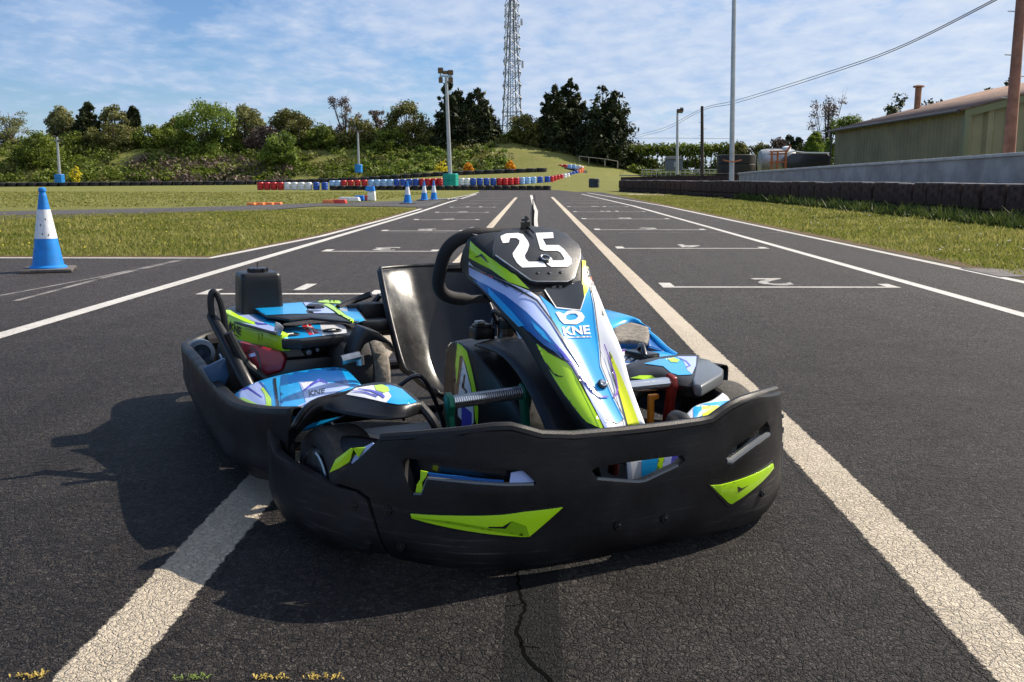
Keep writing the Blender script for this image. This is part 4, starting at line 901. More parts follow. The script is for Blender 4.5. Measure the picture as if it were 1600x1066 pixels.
# concrete wall
CONC = mat('grey_concrete', (.27, .25, .235), .85, noise=.22, nscale=1.3, bump=.008, bscale=6, col2=(.42, .395, .37)); CAPC = mat('pale_concrete_cap', (.50, .49, .47), .8, noise=.15, nscale=3)
wr = empty('concrete_wall', (10.6, 30, 0), 0, 'long low grey concrete wall with a pale top behind the black barrier', 'wall')
wy = [(2, 1.52), (12, 1.46), (20, 1.40), (28, 1.33), (36, 1.27), (45, 1.19), (50, 1.12)]
for i in range(len(wy)-1):
    (a, h0), (b, h1) = wy[i], wy[i+1]; y0 = a-30+.012; y1 = b-30-.012
    m = MB(); m.add([(-.12, y0, 0), (.12, y0, 0), (.12, y1, 0), (-.12, y1, 0), (-.12, y0, h0-.08), (.12, y0, h0-.08), (.12, y1, h1-.08), (-.12, y1, h1-.08)], [(3, 2, 1, 0), (4, 5, 6, 7), (0, 1, 5, 4), (1, 2, 6, 5), (2, 3, 7, 6), (3, 0, 4, 7)]); m.build('wall_panel', CONC, wr, .01)
    m = MB(); m.add([(-.16, y0, h0-.078), (.16, y0, h0-.078), (.16, y1, h1-.078), (-.16, y1, h1-.078), (-.16, y0, h0), (.16, y0, h0), (.16, y1, h1), (-.16, y1, h1)], [(3, 2, 1, 0), (4, 5, 6, 7), (0, 1, 5, 4), (1, 2, 6, 5), (2, 3, 7, 6), (3, 0, 4, 7)]); m.build('coping', CAPC, wr, .01)
# low far wall / bank edge between mound and wall
m = MB(); a = atY(975, 277, 66); b = atY(1160, 273, 52); 
fw = empty('low_wall', ((a.x+b.x)/2, 59, 0), 0, 'low dark brown revetment with a grey top at the far right end of the straight', 'wall')
def seg(m, p, q, w, z0, za, zb):
    t = Vector((q.x-p.x, q.y-p.y, 0)); n = Vector((-t.y, t.x, 0)).normalized()*w/2; o = Vector(((a.x+b.x)/2, 59, 0)); P0 = Vector((p.x, p.y, 0))-o; Q0 = Vector((q.x, q.y, 0))-o; Z = lambda v, z: Vector((v.x, v.y, z))
    m.add([Z(P0+n, z0), Z(P0-n, z0), Z(Q0-n, z0), Z(Q0+n, z0), Z(P0+n, za), Z(P0-n, za), Z(Q0-n, zb), Z(Q0+n, zb)], [(3, 2, 1, 0), (4, 5, 6, 7), (0, 1, 5, 4), (1, 2, 6, 5), (2, 3, 7, 6), (3, 0, 4, 7)])
seg(m, a, b, .5, 0, a.z, b.z); m.build('revetment', BRN, fw, .02); m = MB(); seg(m, a, b, .6, b.z+.004 if b.z > a.z else a.z+.004, a.z+.08, b.z+.08); m.build('coping', CONC, fw, .01)
m = MB(); rr = empty('railing', (0, 0, 0), 0, 'thin pale post and rail fence in the hollow below the hedge', 'fence')
for i in range(24):
    p = atY(1003+i*7.5, 272, 84); m.tube([(p.x, p.y, p.z-.6), (p.x, p.y, p.z+.42)], .03, 5)
m.build('posts', GALV, rr); m = MB(); a = atY(1003, 272, 84); b = atY(1180, 272, 84)
for dz in (.15, .38): m.tube([(a.x, a.y, a.z+dz), (b.x, b.y, b.z+dz)], .025, 5)
m.build('rails', GALV, rr)
m = MB(); rr = empty('railing', (0, 0, 0), 0, 'weathered wooden rail fence descending the right flank of the mound', 'fence'); pts = [on(905, 245, 101), on(920, 247, 101), on(945, 252, 101), on(965, 257, 101)]
for p in pts: m.tube([p, p+Vector((0, 0, .75))], .05, 5)
m.build('posts', mat('weathered_rail', (.3, .26, .22), .8), rr); m = MB(); m.tube([p+Vector((0, 0, .7)) for p in pts], .04, 5); m.build('rails', mat('weathered_top_rail', (.3, .26, .22), .8), rr)
# ------------------------------------------------------------------ green corrugated shed
def shed():
    root = empty('corrugated_shed', (26, 48.4, 0), 0, 'long green corrugated metal shed with a brown roof behind the concrete wall', 'shed')
    gm = mat('green_corrugated_steel', (.19, .175, .095), .55, noise=.2, nscale=.6); gm2 = mat('green_gable_cladding', (.24, .22, .125), .55, noise=.15, nscale=.6); rf = mat('brown_fibre_cement_roof', (.20, .125, .095), .85, noise=.4, nscale=1.2); tr = mat('green_trim', (.15, .16, .08), .5)
    X0, X1, Y0, Y1 = atY(1512, 170, 39.9).x-26, 34-26, 39.9-48.4, 57-48.4; he, hr = atY(1512, 170, 39.9).z, 5.75
    def corr(p, q, h0, h1, pitch, depth, nout, mt, nm, prof=None):
        p = Vector(p); q = Vector(q); L_ = (q-p).length; t = (q-p)/L_; n = Vector(nout); k = int(L_/pitch); vs = []; fs = []
        pf = [(0, 0), (.25, 0), (.4, 1), (.85, 1)]
        xs_ = [(i+a)*pitch for i in range(k) for a, _ in pf]+[L_]; ds = [b for i in range(k) for _, b in pf]+[0]
        for x, d_ in zip(xs_, ds):
            b = p+t*x+n*(-d_*depth); hh = h0(x) if callable(h0) else h0; vs += [b, b+Vector((0, 0, hh))]
        fs = [(2*i, 2*i+2, 2*i+3, 2*i+1) for i in range(len(xs_)-1)]
        m = MB(); m.add(vs, fs); return m.build(nm, mt, root, ang=20)
    corr((X0, Y0, 0), (X0, Y1, 0), he, he, .42, .05, (-1, 0, 0), gm, 'side_wall')
    corr((X0, Y0, 0), (X1, Y0, 0), lambda x: he+(hr-he)*(1-abs(x-8)/8)-.1, 0, .85, .16, (0, -1, 0), gm2, 'gable_wall')
    m = MB(); m.box((X0-.01, Y0-.02, he/2), (.22, .22, he)); m.build('corner_trim', tr, root, .01)
    m = MB(); m.prism([(X0-.15, Y0-.14, he-.34), (0, Y0-.14, hr-.30), (0, Y0-.14, hr+.02), (X0-.15, Y0-.14, he+.02)], (0, -1, 0), .05); m.prism([(X1+.15, Y0-.14, he-.34), (0.002, Y0-.14, hr-.30), (0.002, Y0-.14, hr+.02), (X1+.15, Y0-.14, he+.02)], (0, -1, 0), .05); m.build('barge_board', tr, root)
    m = MB(); n = 70
    for s in (-1, 1):
        vs = []
        for i in range(n*2+1):
            y = Y0-.2+(Y1-Y0+.4)*i/(2*n); dz = .05 if i % 2 else 0
            vs += [(s*(-X0+.35), y, he-.05+dz), (s*.001, y, hr+.05+dz)]
        m.add(vs, [(2*i, 2*i+2, 2*i+3, 2*i+1) for i in range(2*n)])
    o = m.build('roof', rf, root, ang=15); sm = o.modifiers.new('t', 'SOLIDIFY'); sm.thickness = .05
    m = MB(); m.tube([(X0-.42, Y0-.1, he-.1), (X0-.42, Y1+.1, he-.1)], .07, 8); m.tube([(X0-.2, Y1+.06, he-.1), (X0-.2, Y1+.06, 0)], .05, 8); m.build('gutter', mat('dark_gutter', (.03, .03, .03), .5), root)
    ch = atY(1433, 171, 55)-Vector((26, 48.4, 0)); m = MB(); m.tube([ch+Vector((0, 0, -.4)), ch+Vector((0, 0, 1.15))], .17, 10); m.lathe([(.3, 1.18), (.3, 1.26), (.05, 1.32)], tuple(ch), n=10); m.build('chimney_pipe', mat('rusty_flue', (.30, .15, .08), .8, noise=.3, nscale=4), root)
shed()
# ------------------------------------------------------------------ yard things left of the shed
def tank():
    b = atY(1150, 268, 60); r = 29/1500*60; root = empty('round_tank', b, 0, 'black round tank of two stacked rings behind the tall grey pole', 'tank')
    m = MB(); m.lathe([(r*.96, -.4), (r, -.3), (r, .42), (r*.97, .45)], n=30); m.build('lower_ring', BLK, root); m = MB(); m.lathe([(r*.97, .45), (r, .49), (r, .97), (r*.95, 1.0), (r*.3, 1.0)], n=30); m.build('upper_ring', BLK, root)
tank()
def yard():
    b = atY(1212, 266, 62); root = empty('pale_tank', b, 0, 'pale silvery domed tank behind the orange frame', 'tank'); k = 62/1500
    m = MB(); m.lathe([(.35, -1.05), (.7, -.95), (.78, -.6), (.78, .9), (.7, 1.15), (.3, 1.25)], (0, .3, .55), axis='x', n=20); m.build('body', mat('weathered_pale_tank', (.35, .36, .37), .4, .3, noise=.3, nscale=3), root)
    m = MB(); m.lathe([(.28, 1.28), (.28, 1.42), (.1, 1.5)], (.7, .3, 0), n=12); m.build('lid', mat('white_tank_lid', (.7, .72, .75), .4), root)
    b = atY(1214, 266, 60); root = empty('orange_frame', b, 0, 'rusty orange metal frame standing before the pale tank', 'frame'); m = MB(); om = mat('rusty_orange_paint', (.42, .12, .03), .7, noise=.4, nscale=8)
    for x in (-.35, .0, .5): m.tube([(x, 0, -.3), (x, 0, 1.1)], .06, 6)
    m.build('uprights', om, root); m = MB()
    for z in (.45, .95, 1.1): m.tube([(-.5, 0, z), (.6, 0, z+.05)], .05, 6)
    m.tube([(.45, 0, .9), (.75, 0, 1.5)], .06, 6); m.build('crossbars', om, root)
    b = atY(1264, 266, 60); root = empty('covered_trailer', b, 0, 'long black covered trailer between the pale tank and the shed', 'trailer')
    m = MB(); m.prism([(-1.3, 0, .1), (1.35, 0, .1), (1.28, 0, .8), (1.1, 0, 1.0), (-1.0, 0, 1.02), (-1.25, 0, .85)], (0, 1, 0), -1.4); m.build('body', mat('black_trailer_cover', (.018, .02, .025), .35, coat=.3), root, .06, 3)
    m = MB(); m.tube(crline([(-1.4, -.1, 1.0), (-1.0, -.05, 1.12), (-.3, 0, 1.05), (.4, 0, 1.04), (1.2, 0, 1.03)], 5), .05, 6); m.build('cover_rim', mat('silver_cover_edge', (.6, .63, .66), .35, .4), root)
    for s in (-.6, .6): m = MB(); m.lathe([(.1, -.1), (.25, -.09), (.28, 0), (.25, .09), (.1, .1)], (s, .1, .05), axis='y', n=16); m.build('wheel', M['rubber'], root)
    b = atY(1052, 266, 78); root = empty('small_cabin', b, 0, 'small dark blue grey cabin in the hollow behind the thin light pole', 'cabin'); m = MB(); m.box((0, 0, .4), (1.25, 1.2, .9)); m.build('wall', mat('blue_grey_cabin', (.09, .11, .15), .6), root, .02)
    m = MB(); m.prism([(-.72, -.7, .86), (.72, -.7, .86), (.35, -.7, 1.08), (-.5, -.7, 1.08)], (0, -1, 0), 1.4); m.build('roof', mat('grey_cabin_roof', (.2, .2, .2), .7), root, .02); m = MB(); m.box((.1, -.61, .45), (.3, .03, .4)); m.build('window', mat('cabin_window', (.3, .33, .36), .2), root)
yard()
b = atY(1100, 262, 96); mb = MB()
# small weeds at the very front edge of the asphalt
for i, (px, row, col) in enumerate(((45, 1057, 'y'), (425, 1060, 'y'), (298, 1061, 'g'), (505, 1060, 'y'))):
    p = gnd(px, row); rg = random.Random(i); m = MB()
    for j in range(50):
        a = rg.random()*6.28; r = rg.uniform(.003, .012); h = rg.uniform(.002, .009); ox, oy = rg.uniform(-.03, .03), rg.uniform(-.006, .006); m.add([(ox, oy, 0), (ox+math.cos(a+.3)*r*.5, oy+math.sin(a+.3)*r*.5, h), (ox+math.cos(a)*r, oy+math.sin(a)*r, h*.6), (ox+math.cos(a-.3)*r*.5, oy+math.sin(a-.3)*r*.5, h*.9)], [(0, 1, 2, 3)])
    o = m.build('weed_tuft', mat('dry_weed' if col == 'y' else 'green_weed', (.42, .30, .06) if col == 'y' else (.14, .2, .03), .7)); o.location = p
    tag(o, ['dry yellow weed tuft at the front left corner by the cream line', 'orange dry weed tuft in the front asphalt edge left of the seam', 'small green weed between the cream line and the dry orange tuft', 'small dry weed tuft nearest the dark repair seam', 'small green weed in the front edge under the kart right side'][i], 'weed', 'small weeds in the front asphalt edge')
# ================================================================== the kart (kart-local axes: x to its left hand / photo right, y backwards, z up)
kart = empty('go_kart', KO, KA, 'black go kart with blue, white and lime livery and number 25 on the grid', 'go kart')
B_ = M
# ---- front bumper: a thick moulded wall swept round the nose
half = [(0, 0), (.13, .0), (.26, .010), (.36, .040), (.45, .098), (.53, .185), (.60, .285), (.652, .385), (.682, .50), (.685, .60), (.675, .70)]
fp = crline([(-x, y, 0) for x, y in half[::-1]]+[(x, y, 0) for x, y in half[1:]], 8)
fp = [Vector((p.x, p.y)) for p in fp]
ss = [0]
for a, b in zip(fp, fp[1:]): ss.append(ss[-1]+(b-a).length)
mid = ss[-1]/2; ss = [s-mid for s in ss]
def bpos(s, z, inw=0.0):
    s = max(ss[0]+1e-6, min(ss[-1]-1e-6, s)); i = 0
    import bisect
    i = min(max(bisect.bisect(ss, s)-1, 0), len(ss)-2); t = (s-ss[i])/(ss[i+1]-ss[i]); p = fp[i].lerp(fp[i+1], t)
    T0 = (fp[min(i+1, len(fp)-1)]-fp[max(i-1, 0)]).normalized(); T1 = (fp[min(i+2, len(fp)-1)]-fp[i]).normalized(); tt = T0.lerp(T1, t).normalized(); n = Vector((-tt.y, tt.x))   # inwards
    # the wall leans in below its middle and at the very top
    lean = .035*max(0, (.07-z)/.07)**1.5+.010*max(0, (z-.2)/.1)
    p = p+n*(inw+lean); return Vector((p.x, p.y, z))
def pxB(px, py, left=True):
    """photo point -> (s, z) on the bumper face"""
    d = kray(px, py); best = None
    for i in range(len(fp)-1):
        a, b = fp[i], fp[i+1]; e = b-a; den = d.x*e.y-d.y*e.x
        if abs(den) < 1e-9: continue
        r = a-Vector((KC.x, KC.y)); t = (r.x*e.y-r.y*e.x)/den; u = (r.x*d.y-r.y*d.x)/den
        if t > 0 and -1e-6 <= u <= 1+1e-6 and (best is None or t < best[0]): best = (t, ss[i]+(ss[i+1]-ss[i])*u, KC.z+d.z*t)
    return (best[1], best[2]) if best else None
def swept(name, poly, holes, mt, thick=.028, inset=0, bevel=.006, step=.022, parent=kart, dsp=None):
    """poly/holes in (s,z); front skin, back skin and walls between them"""
    V, F = cdt(poly, step, holes); m = MB(); N = len(V)
    fr = [bpos(v[0], v[1], inset) for v in V]; bk = [bpos(v[0], v[1], inset+thick) for v in V]
    es = {}
    for f in F:
        for i in range(len(f)):
            a, b = f[i], f[(i+1) % len(f)]
            k = (min(a, b), max(a, b)); es.setdefault(k, []).append((a, b))
    fs = [tuple(f) for f in F]+[tuple(i+N for i in f[::-1]) for f in F]
    for k, v in es.items():
        if len(v) == 1: a, b = v[0]; fs.append((b, a, a+N, b+N))
    m.add(fr+bk, fs); me = bpy.data.meshes.new(name); me.from_pydata([tuple(v) for v in m.v], [], m.f); me.update()
    bm = bmesh.new(); bm.from_mesh(me); bmesh.ops.recalc_face_normals(bm, faces=bm.faces)
    if bevel:
        e2 = [e for e in bm.edges if len(e.link_faces) == 2 and e.calc_face_angle(0) > math.radians(50)]
        bmesh.ops.bevel(bm, geom=e2, offset=bevel, segments=3, profile=.5, affect='EDGES', clamp_overlap=True)
    bm.to_mesh(me); bm.free(); smooth(me, 40)
    return new_obj(name, me, parent, mt)
# outline of the centre piece
topL = [(519, 752), (560, 716), (589, 687), (640, 684), (720, 678), (770, 672), (800, 671), (822, 676), (850, 683), (900, 684), (980, 677), (1050, 669), (1100, 662), (1119, 658), (1135, 647), (1151, 637), (1168, 629), (1190, 622)]
top = [pxB(*p) for p in topL]; top = [t for t in top if t]
botL = [(605, 870), (640, 879), (700, 889), (770, 895), (850, 885), (900, 877), (1000, 858), (1100, 836), (1150, 826)]
bot = [pxB(*p) for p in botL]; bot = [(s, max(.022, z-.006)) for s, z in bot]
seamL = [pxB(577, 778), pxB(560, 766)]
sL = bot[0][0]
rightend = [(-sL+.06, .285), (-sL+.075, .20), (-sL+.02, .185), (-sL, .03)]
outline = top+rightend+[p for p in bot[::-1] if p[0] < -sL-.02]+seamL
Hs = [[(626, 723), (633, 717), (708, 726), (784, 735), (819, 737), (839, 755), (835, 760), (790, 760), (666, 750), (658, 774), (644, 775), (628, 732)],
      [(926, 737), (931, 731), (998, 721), (1068, 712), (1072, 720), (1061, 729), (1010, 753), (998, 755), (934, 750)],
      [(1135, 717), (1147, 700), (1176, 681), (1203, 659), (1206, 668), (1205, 680), (1189, 691), (1144, 723)]]
Hs = [[pxB(*p) for p in h] for h in Hs]
fb = swept('front_bumper', outline, Hs, M['bumper'], step=.02)
# wrap-round end pieces (left one read off the photo, right one its mirror image)
sE = ss[0]+.012
wt = [pxB(*p) for p in [(470, 733), (515, 758), (556, 768)]]
wrapL = [(sE, .252), (sE+.02, .250), (sE+.05, .222), (sE+.12, .190), (wt[0][0], wt[0][1])]+[wt[1], wt[2]]+[pxB(572, 780), pxB(602, 868)]+[pxB(560, 867), pxB(490, 839)]+[(sE+.16, .03), (sE+.04, .055), (sE, .085)]
wl = swept('end_piece', wrapL, [], M['bumper'], thick=.024, inset=-.003)
wr_ = swept('end_piece', [(-s, z) for s, z in wrapL[::-1]], [], M['bumper'], thick=.024, inset=-.003)
# pressed rib on the left end piece and bolts
def bolts(lst, name='bolt'):
    m = MB()
    for p in lst:
        q = pxB(*p)
        if not q: continue
        a = bpos(q[0], q[1], -.006); n = (bpos(q[0], q[1], .01)-a).normalized(); u = n.cross(Vector((0, 0, 1))).normalized(); v = n.cross(u)
        for r0, r1, d0, d1 in ((.011, .010, .004, 0), (.005, .004, 0, -.003)):
            vs = [a+n*d0+(u*math.cos(k*.7854)+v*math.sin(k*.7854))*r0 for k in range(8)]+[a+n*d1+(u*math.cos(k*.7854)+v*math.sin(k*.7854))*r1 for k in range(8)]
            m.add(vs, [(k, (k+1) % 8, (k+1) % 8+8, k+8) for k in range(8)]+[tuple(range(8, 16))])
    return m.build(name, M['black'], fb)
for p in [(606, 797), (554, 789), (575, 848), (627, 854), (965, 821), (1038, 810), (1190, 770)]: bolts([p])
# lime arrow inserts in the bumper, standing just proud in a dark frame
def insert(px, name='lime_insert', grow=1.06):
    q = [pxB(*p) for p in px]; c = (sum(a for a, b in q)/len(q), sum(b for a, b in q)/len(q))
    swept(name+'_frame' if False else 'insert_frame', [(c[0]+(a-c[0])*grow, c[1]+(b-c[1])*(grow+.12)) for a, b in q], [], M['ink'], thick=.004, inset=-.0025, bevel=0, parent=fb)
    return swept(name, q, [], M['lime'], thick=.004, inset=-.0055, bevel=.0012, parent=fb)
i1 = insert([(643, 802), (708, 805), (784, 804), (820, 799), (878, 792), (827, 837), (819, 838), (645, 809)])
i2 = insert([(1109, 758), (1125, 757), (1157, 748), (1205, 724), (1206, 731), (1189, 751), (1141, 787), (1136, 785)])
dgl = mat('livery_dark_lime', (.22, .42, .003), .3, coat=.4)
decal('facet_line', [(762, 823), (785, 823), (800, 814), (790, 826), (764, 825)], [i1], M['ink'], i1)
decal('facet', [(800, 814), (790, 826), (764, 825), (700, 814), (645, 809), (819, 838), (827, 837), (822, 822)], [i1], dgl, i1, .0009)
decal('facet', [(1109, 758), (1125, 757), (1157, 748), (1203, 726), (1204, 729), (1150, 754), (1118, 764)], [i2], dgl, i2, .0009)
decal('arrow_mark', [(1152, 760), (1153, 770), (1170, 758), (1159, 763)], [i2], M['ink'], i2)
# liners seen inside the two side recesses, and lips along their lower edges
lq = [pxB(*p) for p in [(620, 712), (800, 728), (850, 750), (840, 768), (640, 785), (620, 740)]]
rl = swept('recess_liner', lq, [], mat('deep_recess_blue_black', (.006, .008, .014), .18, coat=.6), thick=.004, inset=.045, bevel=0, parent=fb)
def lip(px, r=.006, mt=None):
    q = [pxB(*p) for p in px]; m = MB(); m.tube([bpos(a, b, .006) for a, b in q], r, 8); return m.build('recess_lip', mt or M['grey'], fb)
lip([(835, 759), (790, 760), (740, 757), (666, 750)], .005); lip([(666, 750), (658, 774), (645, 774)], .004); lip([(934, 750), (998, 755), (1010, 753), (1061, 729)], .005)
lip([(1136, 722), (1144, 723), (1189, 691), (1205, 680)], .008); lip([(1138, 785), (1190, 752), (1206, 732)], .005)
q = [pxB(*p) for p in [(652, 739), (663, 741), (660, 750), (655, 757), (657, 774), (645, 773), (647, 760), (652, 752)]]; swept('lime_strip', q, [], M['lime'], thick=.003, inset=.012, bevel=0, parent=fb)
q = [pxB(*p) for p in [(800, 742), (819, 738), (838, 755), (833, 759), (797, 759)]]; swept('ledge_reflection', q, [], M['lilac'], thick=.003, inset=.010, bevel=0, parent=fb)  # this strip and the next paint the blue reflection on the recess ledge
q = [pxB(*p) for p in [(663, 742), (720, 748), (788, 754), (788, 759), (668, 749)]]; swept('ledge_reflection', q, [], M['dblue'], thick=.003, inset=.012, bevel=0, parent=fb)
# top lip of the bumper
m = MB(); m.tube([bpos(a, b-.004, .012) for a, b in top[2:]]+[bpos(-sL+.05, .285, .012)], .0135, 10); m.build('top_lip', M['bumper'], fb)
# slotted hinge bits on the right end
m = MB()
for z0, z1 in ((.08, .15), (.175, .19), (.215, .225)): a = bpos(-sL+.045, z0, -.004); b = bpos(-sL+.045, z1, -.004); m.tube([a, b], .0035, 6)
m.build('hinge_slot', M['grey'], fb)
# ---- side bumpers
def side_wall(sgn):
    pts = [(.635, .56), (.690, .70), (.724, .92), (.728, 1.3), (.725, 1.7), (.722, 2.0), (.70, 2.12), (.63, 2.19), (.52, 2.22)]
    tz = [.285, .262, .238, .228, .222, .215, .215, .232, .25]; bz = [.10, .075, .045, .03, .03, .05, .06, .06, .07]
    g = []
    rr = range(len(pts))
    for i in rr:
        x, y = pts[i]; x *= sgn; a, b = bz[i], tz[i]; iy = 0; 
        nx = -sgn if i < 6 else (-sgn*.7 if i < 8 else 0); ny = 0 if i < 6 else -.7
        g.append([(x+nx*.03, y+ny*.03, a), (x, y, a+.035), (x, y, (a+b)/2), (x-nx*.004, y, b-.012), (x+nx*.004, y+ny*.004, b), (x+nx*.02, y+ny*.02, b), (x+nx*.03, y+ny*.03, b-.02)])
    return patch('side_bumper', g, 5, 4, M['bumper'], kart, .006, off=-sgn*1.0 if sgn > 0 else 1.0)
sbl = side_wall(-1); sbr = side_wall(1)
m = MB()
for px, py in ((301, 603), (324, 618), (350, 643)):
    c = K(px, py, 0, -.729); m.lathe([(.012, -.002), (.012, .003), (.006, .004)], tuple(c), axis='x', n=10)
m.build('bolt', M['ink'], sbl)
# ---- floor, chassis tubes, axle
m = MB(); m.prism([(-.36, .12, .045), (.36, .12, .045), (.40, .5, .045), (.36, 1.2, .045), (-.36, 1.2, .045), (-.40, .5, .045)], (0, 0, 1), .006); m.build('floor_tray', mat('floor_tray_plate', (.03, .03, .032), .4, .6), kart)
m = MB()
for s in (-1, 1):
    m.tube(crline([(s*.30, .06, .06), (s*.33, .4, .06), (s*.40, .8, .06), (s*.38, 1.3, .06), (s*.36, 2.05, .07)], 6), .016, 8)
    m.tube(crline([(s*.36, 1.0, .07), (s*.55, 1.0, .07), (s*.66, 1.1, .09), (s*.66, 1.5, .09), (s*.4, 1.62, .08)], 6), .014, 8)
    m.tube([(s*.25, .05, .18), (s*.3, .30, .08)], .012, 8); m.tube([(s*.60, .45, .13), (s*.30, .45, .10)], .014, 8)
m.tube([(-.62, 1.72, .14), (.62, 1.72, .14)], .02, 10); m.tube([(-.32, .12, .1), (.32, .12, .1)], .014, 8); m.tube([(-.38, 1.3, .06), (.38, 1.3, .06)], .014, 8)
m.build('chassis_frame', M['frame'], kart)
# ---- wheels
def wheel(x, y, r, w, sgn, turn=0):
    rt = Matrix.Rotation(turn, 3, 'Z'); c = (x, y, r)
    t = MB(); t.lathe([(r*.62, -w*.42), (r*.80, -w*.5), (r*.93, -w*.47), (r*.985, -w*.38), (r, -w*.25), (r, 0), (r, w*.25), (r*.985, w*.38), (r*.93, w*.47), (r*.80, w*.5), (r*.62, w*.42)], c, 'x', 44, rot=rt)
    o = t.build('wheel', M['rubber'], kart, ang=60)
    t = MB(); t.lathe([(r*.995, -w*.36), (r*1.012, -w*.24), (r*1.014, 0), (r*1.012, w*.24), (r*.995, w*.36)], c, 'x', 44, rot=rt); t.build('tread', M['wheel_tread'], o, ang=60)
    t = MB(); q = sgn*w*.5
    t.lathe([(r*.64, q*.98), (r*.60, q*1.02), (r*.56, q*.90), (r*.50, q*.35), (r*.22, q*.30), (r*.20, q*.75), (r*.08, q*.78)], c, 'x', 30, rot=rt); t.build('rim', M['steel'], o, ang=40)
    t = MB()
    for k in range(3):
        a = k*2.094+.3; t.lathe([(.008, q*.3), (.008, q*.5), (.004, q*.52)], tuple(Vector(c)+rt @ Vector((0, math.cos(a)*r*.36, math.sin(a)*r*.36))), 'x', 8, rot=rt)
    t.build('hub_nut', M['chrome'], o); return o
wheel(-.560, .44, .132, .12, -1, .10); wheel(.545, .46, .132, .12, 1, .10); wheel(-.55, 1.72, .14, .17, -1); wheel(.57, 1.72, .14, .17, 1)
# ---- nose fairing
def mir(l):
    r = [(-x, y, z) for x, y, z in l[-2::-1]]; c = r[-3]; r[-2] = (c[0]+.004, c[1]+.02, c[2]-.035); r[-1] = (c[0]-.006, c[1]+.035, c[2]-.07)
    return l+r
st = [
 [(-.082, .115, .235), (-.078, .092, .270), (-.050, .088, .283), (-.022, .093, .284), (0, .095, .284)],
 [(-.105, .190, .320), (-.096, .172, .342), (-.062, .170, .356), (-.03, .186, .362), (0, .190, .364)],
 [(-.122, .285, .400), (-.112, .262, .418), (-.080, .250, .432), (-.035, .285, .450), (0, .292, .454)],
 [(-.133, .350, .455), (-.126, .330, .475), (-.092, .330, .492), (-.045, .352, .506), (0, .358, .508)],
 [(-.150, .440, .508), (-.142, .430, .522), (-.112, .415, .545), (-.070, .410, .556), (0, .410, .555)],
 [(-.151, .540, .548), (-.148, .540, .560), (-.133, .505, .590), (-.105, .475, .612), (0, .47, .610)],
 [(-.153, .640, .575), (-.152, .645, .590), (-.150, .620, .625), (-.130, .575, .658), (0, .56, .668)],
 [(-.150, .690, .600), (-.151, .690, .612), (-.149, .665, .650), (-.132, .630, .684), (0, .625, .694)],
]
fair = patch('nose_fairing', [mir(r) for r in st], 6, 5, M['black'], kart, .007, off=-1, ang=60)
m = MB(); m.add([(-.05, .70, .60), (.05, .70, .60), (.05, .70, .66), (-.05, .70, .66)], [(0, 1, 2, 3)])
FA = [fair]
fair.data.materials.append(M['white']); _nc = 8*5
for i_, p_ in enumerate(fair.data.polygons):
    if i_ % _nc >= (21 if i_//_nc < 18 else 29): p_.material_index = 1
def fd(name, poly, mt, off=.0012, step=5, holes=()): return decal(name, poly, FA, mt, fair, off, step, holes)
# black moulding shows at the rims; the sheets of livery on top of it
fd('sticker', [(733, 409), (741, 417), (783, 437), (827, 455), (866, 480), (905, 487), (921, 478), (926, 440), (920, 412), (914, 398), (929, 412), (938, 462), (940, 492), (948, 527), (964, 575), (984, 620), (998, 658), (999, 670), (950, 675), (944, 668), (930, 640), (905, 596), (885, 567), (860, 545), (823, 516), (790, 478), (760, 448), (734, 430)], M['white'], .0012, 3)
fd('sticker', [(733, 412), (741, 419), (783, 439), (827, 457), (850, 476), (884, 540), (905, 580), (925, 612), (942, 650), (950, 672), (944, 668), (930, 640), (905, 596), (885, 567), (860, 545), (823, 516), (790, 478), (760, 448), (734, 430)], M['lilac'], .0020, 3)
fd('sticker', [(866, 481), (905, 487), (909, 481), (913, 466), (920, 448), (927, 477), (935, 536), (937, 572), (957, 622), (974, 656), (963, 663), (948, 657), (934, 614), (908, 580), (889, 553), (862, 500), (853, 480), (842, 462), (850, 468)], M['blue'], .0028, 3)
fd('sticker', [(953, 550), (961, 568), (970, 588), (980, 612), (990, 640), (999, 664), (997, 671), (981, 671), (976, 650), (968, 620), (958, 585)], M['yellow'], .0036, 3)
fd('sticker', [(909, 408), (920, 410), (927, 418), (922, 444), (912, 470), (908, 460), (909, 425)], M['yellow'], .0028, 4)
fd('sticker', [(736, 377), (744, 385), (765, 402), (786, 416), (806, 431), (827, 453), (795, 441), (768, 421), (750, 412), (734, 403)], M['lime'], .0028, 4)
fd('sticker', [(837, 534), (849, 545), (857, 552), (886, 568), (893, 577), (908, 605), (924, 634), (937, 658), (943, 672), (933, 668), (917, 660), (902, 642), (884, 618), (866, 590), (850, 561)], M['lime'], .0028, 4)
fd('sticker', [(951, 671), (968, 669), (985, 668), (994, 669), (985, 674), (960, 675)], M['lime'], .002, 4)
fd('sticker', [(740, 437), (756, 443), (790, 462), (822, 488), (852, 518), (884, 558), (881, 562), (868, 552), (850, 540), (828, 520), (800, 495), (774, 470)], M['dblue'], .0030, 4)  # shade of the fairing's side face put into a deeper blue
fd('sticker', [(763, 448), (777, 463), (800, 487), (820, 510), (812, 511), (788, 487), (766, 462)], M['blue'], .0036, 4)
fd('sticker', [(830, 503), (848, 519), (862, 538), (850, 530), (836, 515)], M['blue'], .0038, 4)
